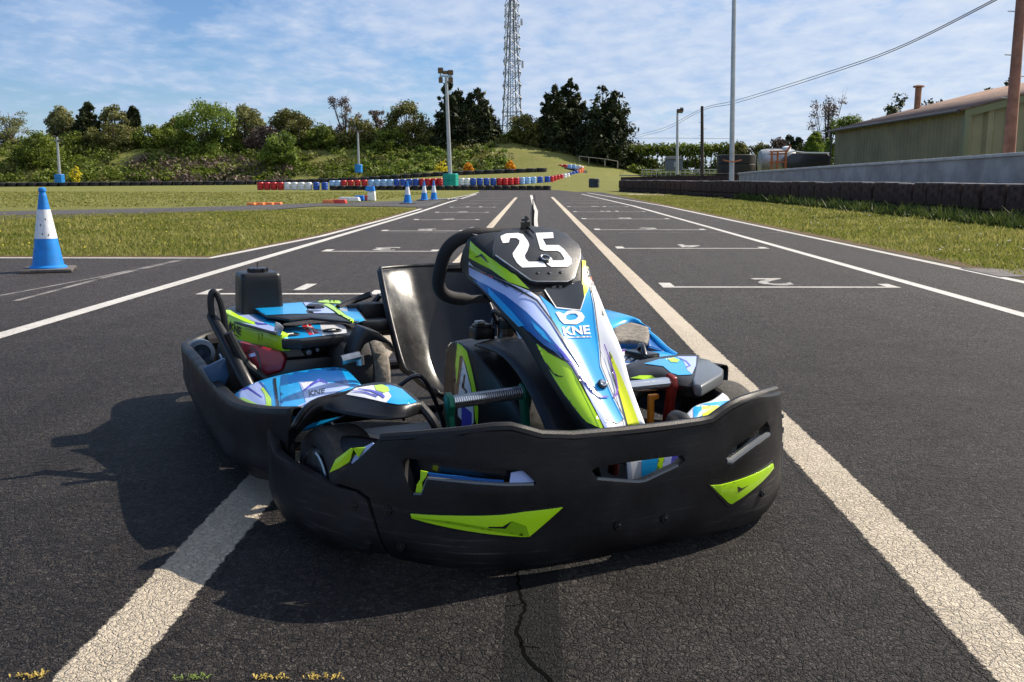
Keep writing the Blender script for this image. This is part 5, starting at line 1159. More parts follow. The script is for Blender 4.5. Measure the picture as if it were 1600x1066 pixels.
# thin outlines
fd('stripe', stroke([(734, 415), (760, 428), (800, 448), (838, 472), (862, 505), (886, 545), (905, 574)], [3, 4, 4, 3, 3, 3, 2]), M['ink'], .0056, 2)
fd('stripe', stroke([(866, 540), (880, 556), (897, 577), (912, 596), (925, 613), (938, 622), (950, 622)], [2, 4, 5, 5, 4, 4, 2]), M['violet'], .0056, 2)
fd('stripe', stroke([(944, 540), (952, 563), (961, 590), (964, 608), (962, 620), (957, 622)], [1.5, 2, 3, 3, 3, 2]), M['purple'], .0056, 2)
fd('stripe', stroke([(952, 552), (957, 586), (967, 621), (975, 650), (980, 670)], 1.4), M['ink'], .0056, 2)
fd('stripe', stroke([(921, 448), (928, 478), (936, 538), (938, 573), (958, 623), (975, 656), (963, 664), (947, 658)], 1.3), M['ink'], .0056, 2)
fd('stripe', stroke([(835, 533), (857, 551), (887, 567), (895, 577), (944, 672)], 1.6), M['ink'], .0056, 2)
fd('stripe', stroke([(854, 568), (866, 584), (873, 589), (880, 590)], [3, 1.5, 2, 1]), M['ink'], .0056, 2)
fd('stripe', stroke([(745, 402), (754, 399), (765, 411)], [1, 3, 1]), M['ink'], .0056, 2)
fd('red_mark', [(754, 424), (772, 433), (772, 436), (755, 427)], M['red'], .0056, 2)
textdecal('lettering', 'KARTING', [(772, 437), (794, 451), (795, 446), (773, 432)], FA, M['ink'], fair, .0046, .02)
textdecal('lettering', 'KNE', [(880, 526), (922, 524), (920, 510), (877, 513)], FA, M['white'], fair, .0046, .035)
fd('logo', [(867, 490), (872, 489), (880, 493), (886, 488), (897, 486.5), (908, 490), (913, 497), (910, 504), (900, 509), (880, 508), (874, 502)], M['white'], .0046, 3, [[(883, 500), (884, 495), (890, 492), (899, 492), (903, 496), (899, 501), (889, 503)]])
fd('logo', [(886, 528.5), (923, 527), (923, 529), (886, 530)], M['white'], .0046, 3)
fd('ink_mark', [(915, 421), (919, 421), (922, 434), (918, 434)], M['ink'], .0046, 2)
fd('red_mark', [(918, 435), (922, 435), (924, 444), (920, 444)], M['red'], .0046, 2)
# bolt in the nose
_h = bvh_of(FA).ray_cast(KC, kray(940, 603).normalized()); c = _h[0]+Vector((0, -.004, .005)); rt = Matrix.Rotation(math.radians(45), 3, 'X')
m = MB(); m.lathe([(.012, -.01), (.012, .002), (.009, .004)], tuple(c), 'z', 16, rot=rt); ob = m.build('nose_bolt', M['ink'], fair); m = MB(); m.lathe([(.0085, .003), (.0085, .006), (.007, .007), (.003, .004)], tuple(c), 'z', 16, rot=rt); m.build('bolt_head', M['chrome'], ob)
# glossy black screen below the number plate
PN = Vector((0, -math.sin(math.radians(35)), math.cos(math.radians(35)))); P0 = Vector((0, .445, .600))
fd('dark_screen', [(850, 452), (858, 468), (868, 482), (905, 486), (912, 466), (910, 448), (905, 440)], M['dial'], .0046, 5)
fd('stripe', stroke([(850, 455), (868, 483), (906, 487), (914, 462)], 1.5), M['numwhite'], .0054, 3)
# number plate
def PP(x, y, o=0): return KPl(x, y, P0+PN*o, PN)
oc = [(774, 366), (784, 360), (815, 355), (842, 354), (868, 357), (890, 370), (904, 381), (908, 390), (908, 402), (900, 428), (896, 437), (886, 441), (838, 441), (828, 438), (800, 422), (772, 398), (769, 388)]
m = MB(); m.prism([PP(*p) for p in oc], PN, .014); plate = m.build('number_plate', M['plate'], kart, .002, 2)
m = MB(); m.prism([PP(x, y, -.016) for x, y in [(800, 372), (840, 365), (888, 378), (893, 428), (882, 452), (846, 452), (832, 440), (800, 415)]], PN, .03); m.build('plate_bracket', M['black'], kart, .005)
def pd(name, poly, mt, off=.001): m = MB(); m.prism([PP(x, y, off) for x, y in poly], PN, .0008); return m.build(name, mt, plate)
# digits 2 and 5
m = MB()
def quad2(name, strokes):
    m = MB()
    for s_ in strokes: m.prism([PP(x, y, .0016) for x, y in s_], PN, .0010)
    return m.build(name, M['numwhite'], plate)
two = [(782, 369), (791, 365), (809, 364), (817, 366), (825, 377), (827, 383), (824, 392), (820, 399), (821, 404), (826, 409), (849, 409), (854, 417), (816, 418), (808, 411), (802, 401), (801, 396), (811, 381), (812, 376), (807, 372), (797, 372), (795, 379), (786, 380), (783, 374)]
five = [(837, 364), (864, 363), (865, 372), (848, 373), (853, 383), (873, 383), (881, 389), (893, 404), (894, 412), (887, 417), (861, 417), (854, 412), (851, 402), (861, 402), (864, 407), (880, 407), (882, 404), (876, 395), (871, 392), (850, 392), (844, 389)]
for nm, pg in (('digit', two), ('digit', five)):
    V, F = cdt([Vector(p) for p in pg], 4); me = bpy.data.meshes.new(nm); me.from_pydata([tuple(PP(v[0], v[1], .0016)) for v in V], [], [tuple(f) for f in F]); me.update(); o = new_obj(nm, me, plate, M['numwhite'])
m = MB(); m.tube([PP(774, 399, .002), PP(829, 438, .002), PP(839, 440, .002), PP(886, 440, .002), PP(897, 435, .002)], .0018, 6); m.build('edge_highlight', M['steel'], plate)
for px, py in ((840, 427), (858, 427), (876, 426)): m = MB(); m.lathe([(.004, -.001), (.004, .0025), (.002, .003)], tuple(PP(px, py)), n=10, rot=Matrix.Rotation(math.radians(35), 3, 'X')); m.build('rivet', M['ink'], plate)
# latch on top and pin in the plate
c = PP(821, 356); m = MB(); m.box(c+Vector((0, 0, .006)), (.022, .012, .018)); m.tube([c+Vector((-.010, 0, .02)), c+Vector((.008, .0, .024))], .0035, 6); m.tube([c, c+Vector((.002, 0, .03))], .004, 6); m.tube([c+Vector((.004, -.01, .002)), c+Vector((.01, -.03, -.012))], .003, 6); m.build('top_latch', M['ink'], plate)
c = PP(851, 406); rt35 = Matrix.Rotation(math.radians(35), 3, 'X'); m = MB(); m.lathe([(.015, .001), (.015, .004), (.011, .006)], tuple(c), n=18, rot=rt35); cc = m.build('lock_pin', M['ink'], plate, ang=30)
m = MB(); m.tube([tuple(c+rt35 @ Vector((.012*math.cos(a*.524), .010*math.sin(a*.524), .008))) for a in range(12)], .0016, 5, closed=True); m.build('pin_ring', M['chrome'], cc)
# ---- steering wheel
wc = Vector((.0, .80, .585)); tl = math.radians(32); ax_u = Vector((1, 0, 0)); ax_v = Vector((0, -math.sin(tl), math.cos(tl)))
ring = []
for k in range(48):
    a = 2*math.pi*k/48; ca, sa = math.cos(a), math.sin(a); e = .62
    x = .165*math.copysign(abs(ca)**e, ca); y = .118*math.copysign(abs(sa)**e, sa); ring.append(wc+ax_u*x+ax_v*y)
gr = [.0185 if abs((p-wc).x) > .07 else .012 for p in ring]
m = MB(); m.tube(ring, gr, 12, closed=True); sw = m.build('steering_wheel', mat('suede_grip', (.016, .015, .016), .8, bump=.0008, bscale=300), kart, ang=80)
nrm = ax_u.cross(ax_v); m = MB()
for a, b in (((-.15, .0), (-.03, .0)), ((.15, 0), (.03, 0)), ((0, -.11), (0, -.02))): m.tube([wc+ax_u*a[0]+ax_v*a[1], wc+ax_u*b[0]+ax_v*b[1]], [.012, .018], 8)
m.build('spokes', M['black'], sw); m = MB(); m.tube([wc, wc+Vector((0, -.42, -.42))], .011, 8); m.build('steering_column', M['steel'], kart)
m = MB(); m.tube([wc+ax_u*-.085+ax_v*.122+Vector((0, 0, .0)), wc+ax_u*-.0855+ax_v*.116], .0205, 12); m.build('stitching', M['steel'], sw)
m = MB(); m.tube([wc+ax_u*(-.145)+ax_v*(-.10)+nrm*-.0, wc+ax_u*(-.148)+ax_v*(.02)], [.003, .003], 6)
# ---- seat
rows = [ # y, z, half width, forward wrap, up wrap
 (1.640, .515, .165, .05, .0), (1.622, .500, .172, .065, .0), (1.565, .420, .185, .10, .0), (1.490, .300, .192, .13, .01), (1.415, .195, .195, .14, .035), (1.325, .120, .192, .09, .09), (1.24, .095, .185, .04, .115), (1.14, .110, .172, .0, .075), (1.075, .142, .155, -.005, .035), (1.055, .146, .15, -.008, .02)]
sx = .075; grid = []
for y, z, w_, f, u in rows:
    r = []
    for t in (-1.06, -1, -.86, -.6, -.25, 0, .25, .6, .86, 1, 1.06):
        k = max(0, (abs(t)-.15)/.85)**1.5 if abs(t) <= 1 else 1.0
        r.append((sx+t*w_+(0 if abs(t) <= 1 else 0), y-f*min(k, 1)+(0 if abs(t) <= 1 else .012), z+u*min(k, 1)-(0 if abs(t) <= 1 else .006)))
    grid.append(r)
seat = patch('seat', grid, 6, 4, M['seat'], kart, .010, off=1, ang=70)
edge = [(r[1][0], r[1][1], r[1][2]) for r in grid]; e2 = [(r[-2][0], r[-2][1], r[-2][2]) for r in grid]
m = MB(); m.tube(crline(edge, 5), .0075, 8); m.tube(crline(e2, 5), .0075, 8); m.tube(crline([Vector(p) for p in grid[0][1:-1]], 4), .0085, 8); m.tube(crline([Vector(p) for p in grid[-1][1:-1]], 4), .009, 8); m.build('seat_rim', M['black'], seat, ang=80)
# ---- centre tank cover between the pedals and the seat
g = []
for y, zt, w_ in ((1.00, .14, .10), (.985, .30, .118), (.94, .355, .122), (.85, .365, .124), (.72, .345, .122), (.58, .285, .112), (.47, .20, .10), (.43, .08, .095)):
    x0 = .035; g.append([(x0-w_-.012, y, .05), (x0-w_-.006, y, .05+(zt-.05)*.5), (x0-w_, y, zt-.025), (x0-w_+.02, y, zt-.004), (x0, y, zt), (x0+w_-.02, y, zt-.004), (x0+w_, y, zt-.025), (x0+w_+.006, y, .05+(zt-.05)*.5), (x0+w_+.012, y, .05)])
tank_ = patch('tank_cover', g, 5, 4, M['black'], kart, .006, off=1, ang=60)
TK = [tank_]
decal('sticker', [(714, 534), (722, 538), (731, 548), (737, 570), (744, 600), (749, 630), (750, 660), (744, 672), (734, 674), (716, 674), (711, 640), (710, 590), (712, 560)], TK, M['ink'], tank_, .0008, 4)
decal('sticker', [(715, 536), (722, 540), (730, 549), (737, 575), (744, 608), (748, 640), (747, 668), (743, 655), (741, 630), (736, 600), (729, 572), (723, 556), (719, 556), (717, 580), (714, 600), (712, 570)], TK, M['lime'], tank_, .0014, 3)
decal('sticker', [(724, 560), (729, 578), (736, 606), (740, 632), (741, 660), (735, 668), (725, 660), (716, 650), (716, 620), (720, 590)], TK, M['white'], tank_, .0014, 4)
decal('sticker', [(722, 632), (738, 645), (738, 672), (722, 672)], TK, M['violet'], tank_, .002, 4)
decal('ink_mark', stroke([(727, 585), (724, 605), (730, 612), (724, 622), (729, 632)], [2, 4, 3, 4, 2]), TK, M['ink'], tank_, .0022, 2)
# little cap, key switch and reservoir on top of it
c = K(753, 520, 1, .80); m = MB(); m.box(c, (.062, .05, .034)); m.box(c+Vector((0, 0, .02)), (.05, .04, .012)); o = m.build('key_switch', M['black'], kart, .005); m = MB(); m.box(c+Vector((-.008, -.004, .031)), (.026, .022, .010)); m.build('switch_cap', M['steel'], o, .003)
c = K(793, 522, 1, .76); m = MB(); m.lathe([(.028, -.03), (.03, -.02), (.03, .018), (.024, .024)], tuple(c), n=18); o = m.build('reservoir', mat('amber_brown_reservoir', (.05, .03, .02), .25, coat=.5), kart); m = MB(); m.lathe([(.030, .02), (.031, .026), (.03, .042), (.024, .046)], tuple(c), n=14); m.build('cap', M['black'], o)
m = MB(); m.tube(crline([c+Vector((-.03, 0, .03)), c+Vector((-.05, -.01, .07)), c+Vector((-.02, -.03, .05)), c+Vector((.03, -.05, -.02))], 5), .006, 6); m.tube(crline([c+Vector((-.05, .02, -.01)), c+Vector((-.02, .03, .06)), c+Vector((.02, .03, .07)), c+Vector((.05, .0, .08))], 5), .005, 6); m.build('cable_loop', M['ink'], kart)
# lower black shroud between tank cover and fairing
patch('front_shroud', [[(-.09, .74, .37), (.0, .74, .385), (.12, .74, .37)], [(-.09, .55, .37), (.0, .55, .40), (.12, .55, .37)], [(-.10, .36, .30), (0, .36, .34), (.12, .36, .30)], [(-.11, .16, .14), (0, .16, .18), (.12, .16, .14)]], 4, 3, M['black'], kart, .006)
# ---- pedals
def pedal(side, p0, p1, foot, mt, barm, name='pedal', mt2=None):
    m = MB(); m.tube([p0, p1], .0155, 16); bar = m.build(name, barm, kart, ang=50)
    d = (Vector(p1)-Vector(p0)).normalized(); m = MB()
    n = 34
    for i in range(int(n)):
        c = Vector(p0).lerp(Vector(p1), (i+.5)/n); m.tube([c-d*.0012, c+d*.0012], .0172, 14)
    if side < 0: m.build('knurling', M['steel'], bar, ang=50)
    for e, mm in ((p0, mt), (p1, mt2 or mt)):
        e = Vector(e); m = MB(); fwd = Vector((0, 1, 0))
        pr = [e+Vector((0, -.018, .016)), e+Vector((0, .008, .024)), e+Vector((0, .022, .006)), e+Vector((0, .012, -.03)), Vector((e.x, foot[1]+.016, foot[2]+.0)), Vector((e.x, foot[1]-.016, foot[2])), e+Vector((0, -.016, -.03)), e+Vector((0, -.024, -.008))]
        m.prism([p+Vector((.008, 0, 0)) for p in pr], (1, 0, 0), .016); br = m.build('bracket', mm, bar, .003)
    return bar
pa = K(702, 629, 1, .44); pb = K(818, 613, 1, .44)
pedal(-1, tuple(pa), tuple(pb), (0, .40, .08), M['green_metal'], M['chrome'])
pa2 = K(970, 605, 1, .33); pb2 = K(1048, 599, 1, .33); pb2 = Vector((pb2.x, pa2.y, (pa2.z+pb2.z)/2)); pa2.z = pb2.z
pedal(1, tuple(pa2), tuple(pb2), (0, .36, .08), M['red_metal'], M['chrome'])
m = MB(); c = K(1016, 618, 1, .34); m.prism([c+Vector(v) for v in ((0, 0, 0), (.028, 0, 0), (.028, 0, -.012), (.014, 0, -.014), (.016, 0, -.16), (0, 0, -.16))], (0, -1, 0), .014); m.build('throttle_link', M['orange_metal'], kart, .002)
# ---- front wheel guards
def lguard():
    st_ = [((468, 673, .258), (461, 668, .268), (457, 669, .272)), ((500, 643, .300), (494, 633, .318), (487, 629, .323)), ((545, 650, .306), (541, 620, .332), (541, 614, .338)), ((589, 656, .308), (585, 627, .335), (570, 604, .343)), ((627, 655, .308), (622, 634, .334), (608, 601, .341)), ((655, 645, .306), (652, 631, .329), (632, 611, .335)), ((665, 649, .296), (660, 636, .318), (642, 622, .322))]
    A_, B2, C_ = [[K(*s_[i][:2], 2, s_[i][2]) for s_ in st_] for i in range(3)]
    D_ = [p+Vector((0, .035, -.02)) for p in C_]; E_ = [p+Vector((0, .06, -.07)) for p in C_]
    return patch('wheel_guard', [A_, [a.lerp(b, .85)+Vector((0, -.004, -.001)) for a, b in zip(A_, B2)], [b.lerp(c, .15)+Vector((0, 0, .001)) for b, c in zip(B2, C_)], C_, D_, E_], 4, 5, M['black'], kart, .005, off=1, ang=45)
lg = lguard(); LG = [lg]
decal('sticker', [(541, 617), (556, 607), (580, 603), (608, 602), (628, 609), (650, 629), (640, 632), (622, 633), (600, 629), (570, 622)], LG, M['white'], lg, .0012, 4)
decal('sticker', [(588, 603), (610, 602), (628, 609), (651, 629), (640, 632), (622, 633), (604, 630), (612, 620), (606, 610)], LG, M['blue'], lg, .0018, 4)
decal('sticker', [(585, 604), (597, 602), (606, 606), (609, 612), (600, 615), (588, 611)], LG, M['lime'], lg, .0024, 3)
decal('stripe', stroke([(560, 609), (580, 612), (596, 618), (601, 623)], [1, 2.5, 5, 3]), LG, M['violet'], lg, .003, 3); decal('stripe', stroke([(550, 612), (572, 615), (590, 621)], [1, 2, 2]), LG, M['violet'], lg, .003, 3)
m = MB(); m.tube(crline([(-.40, .33, .325), (-.37, .30, .27), (-.35, .34, .16), (-.36, .40, .08)], 6), .011, 8); m.build('guard_stay', M['black'], lg)
rz_ = .315
def RG(px, py, z=rz_): return K(px, py, 2, z)
ro = [RG(*p) for p in [(957, 601), (968, 586), (990, 572), (1015, 565), (1050, 559), (1076, 558)]]; ri = [RG(*p) for p in [(1000, 608), (1015, 598), (1030, 595), (1050, 592), (1062, 590), (1084, 584)]]
gtop = [RG(*p) for p in [(984, 578), (1004, 568), (1030, 561), (1060, 557), (1088, 557), (1091, 572), (1084, 589), (1060, 589), (1042, 582), (1030, 571), (1008, 569)]]
g = []
prof = [((948, 604), (975, 640), -.06), ((956, 590), (985, 612), -.03), ((970, 578), (1002, 596), -.008), ((988, 570), (1022, 590), 0), ((1012, 564), (1046, 592), .003), ((1045, 559), (1062, 597), .0), ((1070, 557), (1084, 600), -.004), ((1092, 558), (1092, 603), -.010)]
for a, b, dz in prof:
    A_ = K(a[0], a[1], 2, rz_+dz); Bq = K(b[0], b[1], 2, rz_+dz-.008); mid_ = A_.lerp(Bq, .5)+Vector((0, 0, .006)); g.append([A_+Vector((0, .01, -.03)), A_, A_.lerp(mid_, .6)+Vector((0, 0, .003)), mid_, Bq, Bq+Vector((.004, -.004, -.035))])
rg = patch('wheel_guard', g, 5, 4, M['black'], kart, .006, off=1, ang=55); RGs = [rg]
m = MB(); m.prism([K(x, y, 2, rz_+.003) for x, y in [(1088, 557), (1110, 562), (1131, 576), (1129, 584), (1096, 603), (1085, 600), (1082, 592)]], (0, 0, 1), .032); m.build('guard_tip', M['grey'], rg, .008, 3)
decal('sticker', [(1006, 569), (1030, 562), (1060, 558), (1088, 558), (1087, 572), (1081, 586), (1060, 587), (1048, 583), (1036, 573)], RGs, M['blue'], rg, .0016, 4)
decal('sticker', [(1058, 558), (1088, 558), (1087, 572), (1081, 586), (1074, 580), (1068, 566)], RGs, M['lilac'], rg, .0022, 4)
decal('sticker', [(1043, 562), (1053, 560), (1062, 564), (1058, 568), (1048, 567)], RGs, M['lime'], rg, .0028, 3)
decal('stripe', stroke([(1062, 561), (1072, 566), (1078, 573), (1072, 575)], [1, 2, 3, 2]), RGs, M['violet'], rg, .0028, 3)
decal('sticker', [(985, 592), (1000, 588), (1018, 588), (1032, 594), (1010, 594)], RGs, M['lime'], rg, .0028, 3)
# ---- right side pod (behind the fairing)
def rpod():
    g = []
    for a, b, z in (((936, 480), (944, 478), .30), ((950, 545), (1003, 541), .285), ((958, 560), (1040, 556), .285), ((972, 578), (1062, 572), .27), ((990, 600), (1090, 590), .24)):
        A_ = K(a[0], a[1], 2, z); Bq = K(b[0], b[1], 2, z-.02); g.append([A_+Vector((-.01, 0, -.06)), A_, A_.lerp(Bq, .5)+Vector((0, 0, .008)), Bq, Bq+Vector((.02, 0, -.05))])
    return g
g = [[(.30, .52, .20), (.31, .52, .27), (.42, .52, .285), (.53, .56, .27), (.58, .58, .24)], [(.30, .72, .2), (.31, .72, .285), (.45, .72, .30), (.57, .72, .285), (.65, .72, .25)], [(.32, .95, .2), (.34, .95, .295), (.47, .95, .305), (.60, .95, .29), (.70, .95, .25)], [(.34, 1.2, .2), (.36, 1.2, .295), (.48, 1.2, .30), (.60, 1.2, .285), (.70, 1.2, .25)], [(.36, 1.5, .18), (.38, 1.5, .27), (.48, 1.5, .28), (.60, 1.5, .26), (.70, 1.5, .24)]]
rp = patch('side_pod', g, 5, 4, M['blue'], kart, .006, off=1, ang=50); RP = [rp]
decal('sticker', [(945, 555), (975, 545), (1005, 556), (1018, 565), (1000, 572), (975, 584), (962, 586), (955, 575)], RP, M['white'], rp, .0014, 4)
decal('stripe', stroke([(952, 560), (975, 548), (1000, 558)], [1, 2.5, 1]), RP, M['purple'], rp, .0026, 3)
decal('ink_mark', stroke([(962, 563), (970, 558), (975, 566), (983, 559), (986, 566), (994, 562)], [2, 3, 2, 3, 2, 3]), RP, M['ink'], rp, .003, 2)
decal('stripe', stroke([(964, 569), (978, 567), (992, 566)], [2, 3, 2]), RP, M['dblue'], rp, .0026, 2)
m = MB(); c = K(1003, 557, 2, .31); m.box(c, (.05, .10, .03), Matrix.Rotation(.2, 3, 'Z')); m.tube(crline([c+Vector((-.02, -.05, .01)), c+Vector((0, 0, .035)), c+Vector((.02, .05, .01))], 4), .008, 6); m.build('pod_clip', M['ink'], kart, .005)
# rear right cover over the tyre
def rear_right():
    z = .36; o_ = [(935, 484), (950, 487), (972, 493), (995, 502), (1014, 514)]; i_ = [(935, 545), (944, 524), (955, 513), (982, 508), (1012, 516)]
    g = []
    for a, b, dz in zip(o_, i_, (-.01, 0, .004, 0, -.014)):
        A_ = K(a[0], a[1], 2, z+dz); Bq = K(b[0], b[1], 2, z+dz-.012); g.append([A_+Vector((.01, .02, -.05)), A_, A_.lerp(Bq, .5)+Vector((0, 0, .008)), Bq, Bq+Vector((0, 0, -.004))])
    p = patch('rear_cover', g, 5, 4, M['blue'], kart, .006, off=1, ang=50)
    q = [K(x, y, 2, .33) for x, y in ((956, 514), (982, 509), (1012, 517), (1008, 538), (985, 536), (960, 534))]
    top_ = [K(955, 513, 2, .345), K(982, 508, 2, .348), K(1013, 516, 2, .345)]; bt = [K(957, 538, 2, .326), K(984, 537, 2, .326), K(1010, 542, 2, .324)]
    pt = patch('rear_tread_patch', [[a+Vector((0, 0, 0)) for a in top_], [a.lerp(b, .5)+Vector((0, -.012, .0)) for a, b in zip(top_, bt)], bt], 4, 4, M['tread'], kart, .01)  # stand-in patch for the tyre's tread, tilted up to catch the sun
    m = MB(); m.prism([K(936, 500, 1, .8), K(955, 514, 1, .8), K(957, 537, 1, .8), K(945, 540, 1, .8)], (0, -1, 0), .02); m.build('cover_side', M['black'], p, .003)
    m = MB(); m.tube(crline([K(1008, 517, 2, .34), K(1022, 528, 2, .325), K(1040, 545, 2, .30), K(1056, 556, 2, .28)], 5), .010, 8); m.build('cover_strut', M['blue'], p)
    g = [[K(x0, y0, 2, .33) for x0, y0 in ((1010, 516), (1013, 528), (1014, 540))], [K(x0, y0, 2, .30) for x0, y0 in ((1030, 528), (1032, 540), (1034, 548))], [K(x0, y0, 2, .27) for x0, y0 in ((1057, 557), (1056, 560), (1054, 564))]]
    patch('rear_cover_wing', g, 4, 3, M['dblue'], kart, .006)
rear_right()
# ---- panel behind the right half of the bumper (its livery shows over the lip and through the holes)
g = []
for x, y in ((-.0, .070), (.08, .070), (.16, .078), (.24, .105), (.33, .15), (.41, .21)): g.append([(x, y, .06), (x, y+.006, .16), (x, y+.02, .225), (x, y+.04, .272 if x > .2 else .24), (x, y+.07, .284 if x > .2 else .24)])
npn = patch('nose_panel', g, 5, 4, M['white'], kart, .004, off=1, ang=50); NP = [npn]
for mt_, pg in (('blue', [(1095, 632), (1130, 627), (1170, 622), (1200, 610), (1200, 640), (1160, 660), (1145, 640)]), ('blue', [(1083, 630), (1096, 632), (1096, 665), (1084, 665)]), ('yellow', [(1097, 636), (1120, 634), (1134, 640), (1140, 652), (1120, 668), (1097, 668)]), ('blue', [(1002, 715), (1028, 712), (1022, 760), (1002, 760)]), ('lime', [(1030, 712), (1038, 711), (1028, 760), (1020, 760)]), ('violet', [(1050, 708), (1062, 706), (1052, 750), (1042, 755)]), ('lilac', [(1038, 711), (1050, 708), (1042, 755), (1028, 760)]), ('dblue', [(1150, 700), (1174, 676), (1178, 700), (1150, 715)]), ('lime', [(1172, 682), (1210, 655), (1212, 685), (1174, 705)])):
    decal('sticker', pg, NP, M[mt_], npn, .0014, 4)
m = MB(); c = K(1066, 650, 1, .16); m.lathe([(.02, -.02), (.028, 0), (.028, .03)], tuple(c+Vector((0, 0, -.02))), axis='y', n=14); m.build('panel_end_cap', M['black'], npn)
# small lime and white wing behind the left of the bumper
g = []
for x, y in ((-.64, .44), (-.58, .33), (-.50, .22), (-.42, .16)): g.append([(x, y, .14), (x+.006, y+.006, .19), (x+.012, y+.012, .243 if x > -.6 else .215), (x+.03, y+.03, .262 if x > -.6 else .225)])
lw = patch('nose_panel', g, 4, 3, M['black'], kart, .004, off=1, ang=50)
m = MB(); pl_ = Vector((-.55, .25, .2)); pn = Vector((-.62, -.78, .1)).normalized()
m.prism([KPl(x, y, pl_, pn) for x, y in [(514, 739), (524, 718), (547, 701), (570, 699), (560, 716), (552, 702), (546, 722), (530, 732)]], pn, .004); m.build('lime_fin', M['lime'], kart, .001)
m = MB(); m.prism([KPl(x, y, pl_-pn*.006, pn) for x, y in [(558, 704), (582, 692), (592, 700), (560, 728), (548, 724)]], pn, .004); m.build('white_fin', M['lilac'], kart, .001)
# ---- left side pod top
g = [[(-.655, .635, .18), (-.650, .635, .22), (-.60, .615, .22), (-.50, .69, .22), (-.41, .80, .22), (-.38, .84, .18)],
     [(-.66, .64, .21), (-.655, .64, .250), (-.60, .61, .265), (-.50, .68, .272), (-.405, .79, .268), (-.375, .83, .22)],
     [(-.69, .76, .21), (-.683, .76, .245), (-.61, .76, .268), (-.50, .80, .276), (-.40, .86, .274), (-.37, .88, .22)],
     [(-.71, .92, .20), (-.700, .92, .235), (-.62, .94, .262), (-.50, .95, .276), (-.39, .96, .274), (-.365, .96, .22)],
     [(-.72, 1.02, .19), (-.708, 1.02, .222), (-.63, 1.04, .256), (-.50, 1.06, .272), (-.38, 1.06, .270), (-.355, 1.06, .22)],
     [(-.72, 1.07, .16), (-.70, 1.08, .19), (-.63, 1.10, .22), (-.50, 1.11, .235), (-.37, 1.10, .235), (-.35, 1.10, .18)]]
lp = patch('side_pod', g, 5, 4, M['blue'], kart, .006, off=1, ang=40); LPd = [lp]
def ld(nm, pg, mt, off=.0014, st_=4): return decal(nm, pg, LPd, M[mt], lp, off, st_)
ld('stripe', stroke([(428, 576), (430, 600), (434, 630), (438, 654)], [5, 4, 4, 4]), 'ink', .002)
ld('sticker', [(366, 607), (378, 597), (400, 592), (412, 600), (425, 640), (400, 638), (380, 628)], 'lilac')
ld('sticker', [(374, 623), (381, 622), (410, 636), (417, 633), (414, 618), (408, 608), (413, 606), (424, 624), (425, 639), (415, 642), (380, 630)], 'lime', .0022, 3)
ld('ink_mark', stroke([(368, 612), (388, 607), (410, 622)], [2, 3, 1.5]), 'violet', .0022, 3); ld('ink_mark', stroke([(370, 597), (386, 603), (384, 608)], [1, 3, 2]), 'violet', .0022, 3)
ld('stripe', stroke([(398, 588), (412, 604), (424, 622)], [1, 3, 1]), 'dblue', .0024, 3)
ld('sticker', [(440, 579), (530, 572), (548, 606), (520, 596), (480, 598), (438, 604)], 'dblue', .0010)
ld('sticker', [(438, 604), (467, 598), (474, 620), (478, 634), (440, 645)], 'blue', .0016)
ld('sticker', [(467, 598), (492, 597), (530, 600), (548, 606), (530, 612), (500, 626), (480, 634), (442, 652), (440, 646), (478, 630), (474, 614)], 'lilac', .0018)
ld('stripe', stroke([(474, 612), (490, 600), (500, 595), (512, 600)], [2, 4, 4, 2]), 'violet', .0026, 3); ld('sticker', [(470, 600), (490, 597), (476, 611)], 'white', .0024, 3)
textdecal('lettering', 'KNE', [(483, 621), (507, 615), (509, 608), (482, 612)], LPd, M['ink'], lp, .003, .02)
# inner moulded step between the pod and the rear of the side bumper
g = [[(-.70, 1.16, .17), (-.66, 1.2, .20), (-.60, 1.22, .24)], [(-.70, 1.35, .16), (-.64, 1.35, .16), (-.58, 1.35, .18)], [(-.70, 1.7, .12), (-.64, 1.7, .11), (-.58, 1.7, .12)], [(-.70, 2.05, .12), (-.6, 2.05, .11), (-.5, 2.05, .12)]]
patch('pod_liner', g, 4, 3, M['black'], kart, .005)
m = MB(); c = K(313, 550, 1, 2.0); m.lathe([(.05, .0), (.05, -.03), (.034, -.035), (.03, -.02), (.012, -.02), (.010, -.03)], tuple(c), axis='y', n=20); m.build('rear_roller', mat('blue_grey_roller', (.05, .08, .13), .35), kart, ang=30)
# upright blue moulding behind the hoop
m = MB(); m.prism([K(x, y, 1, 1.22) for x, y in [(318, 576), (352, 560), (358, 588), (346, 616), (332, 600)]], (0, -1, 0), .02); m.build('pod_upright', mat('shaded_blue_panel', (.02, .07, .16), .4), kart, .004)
# ---- grab hoop on the left rear
hp = [K(x, y, 1, yy) for x, y, yy in [(392, 612, 1.10), (382, 592, 1.12), (366, 560, 1.18), (350, 528, 1.25), (337, 505, 1.30), (331, 492, 1.33)]]
m = MB()
for i, (a, b) in enumerate(zip(hp, hp[1:])): pass
m.tube(crline(hp, 5), [.021-.005*i/25 for i in range(26)], 10); ho = m.build('grab_hoop', M['black'], kart, ang=70)
m = MB(); lo = [K(x, y, 1, 1.30) for x, y in [(331, 492), (329, 475), (330, 460), (335, 456), (341, 464), (346, 478), (350, 498), (354, 522)]]; m.tube(crline(lo, 5), .010, 10); m.build('hoop_eye', M['black'], ho)
m = MB(); lo = [K(x, y, 1, 1.17) for x, y in [(356, 520), (370, 548), (385, 570), (400, 582), (415, 594)]]; m.tube(crline(lo, 5), .015, 10); m.build('hoop_stay', M['black'], ho)
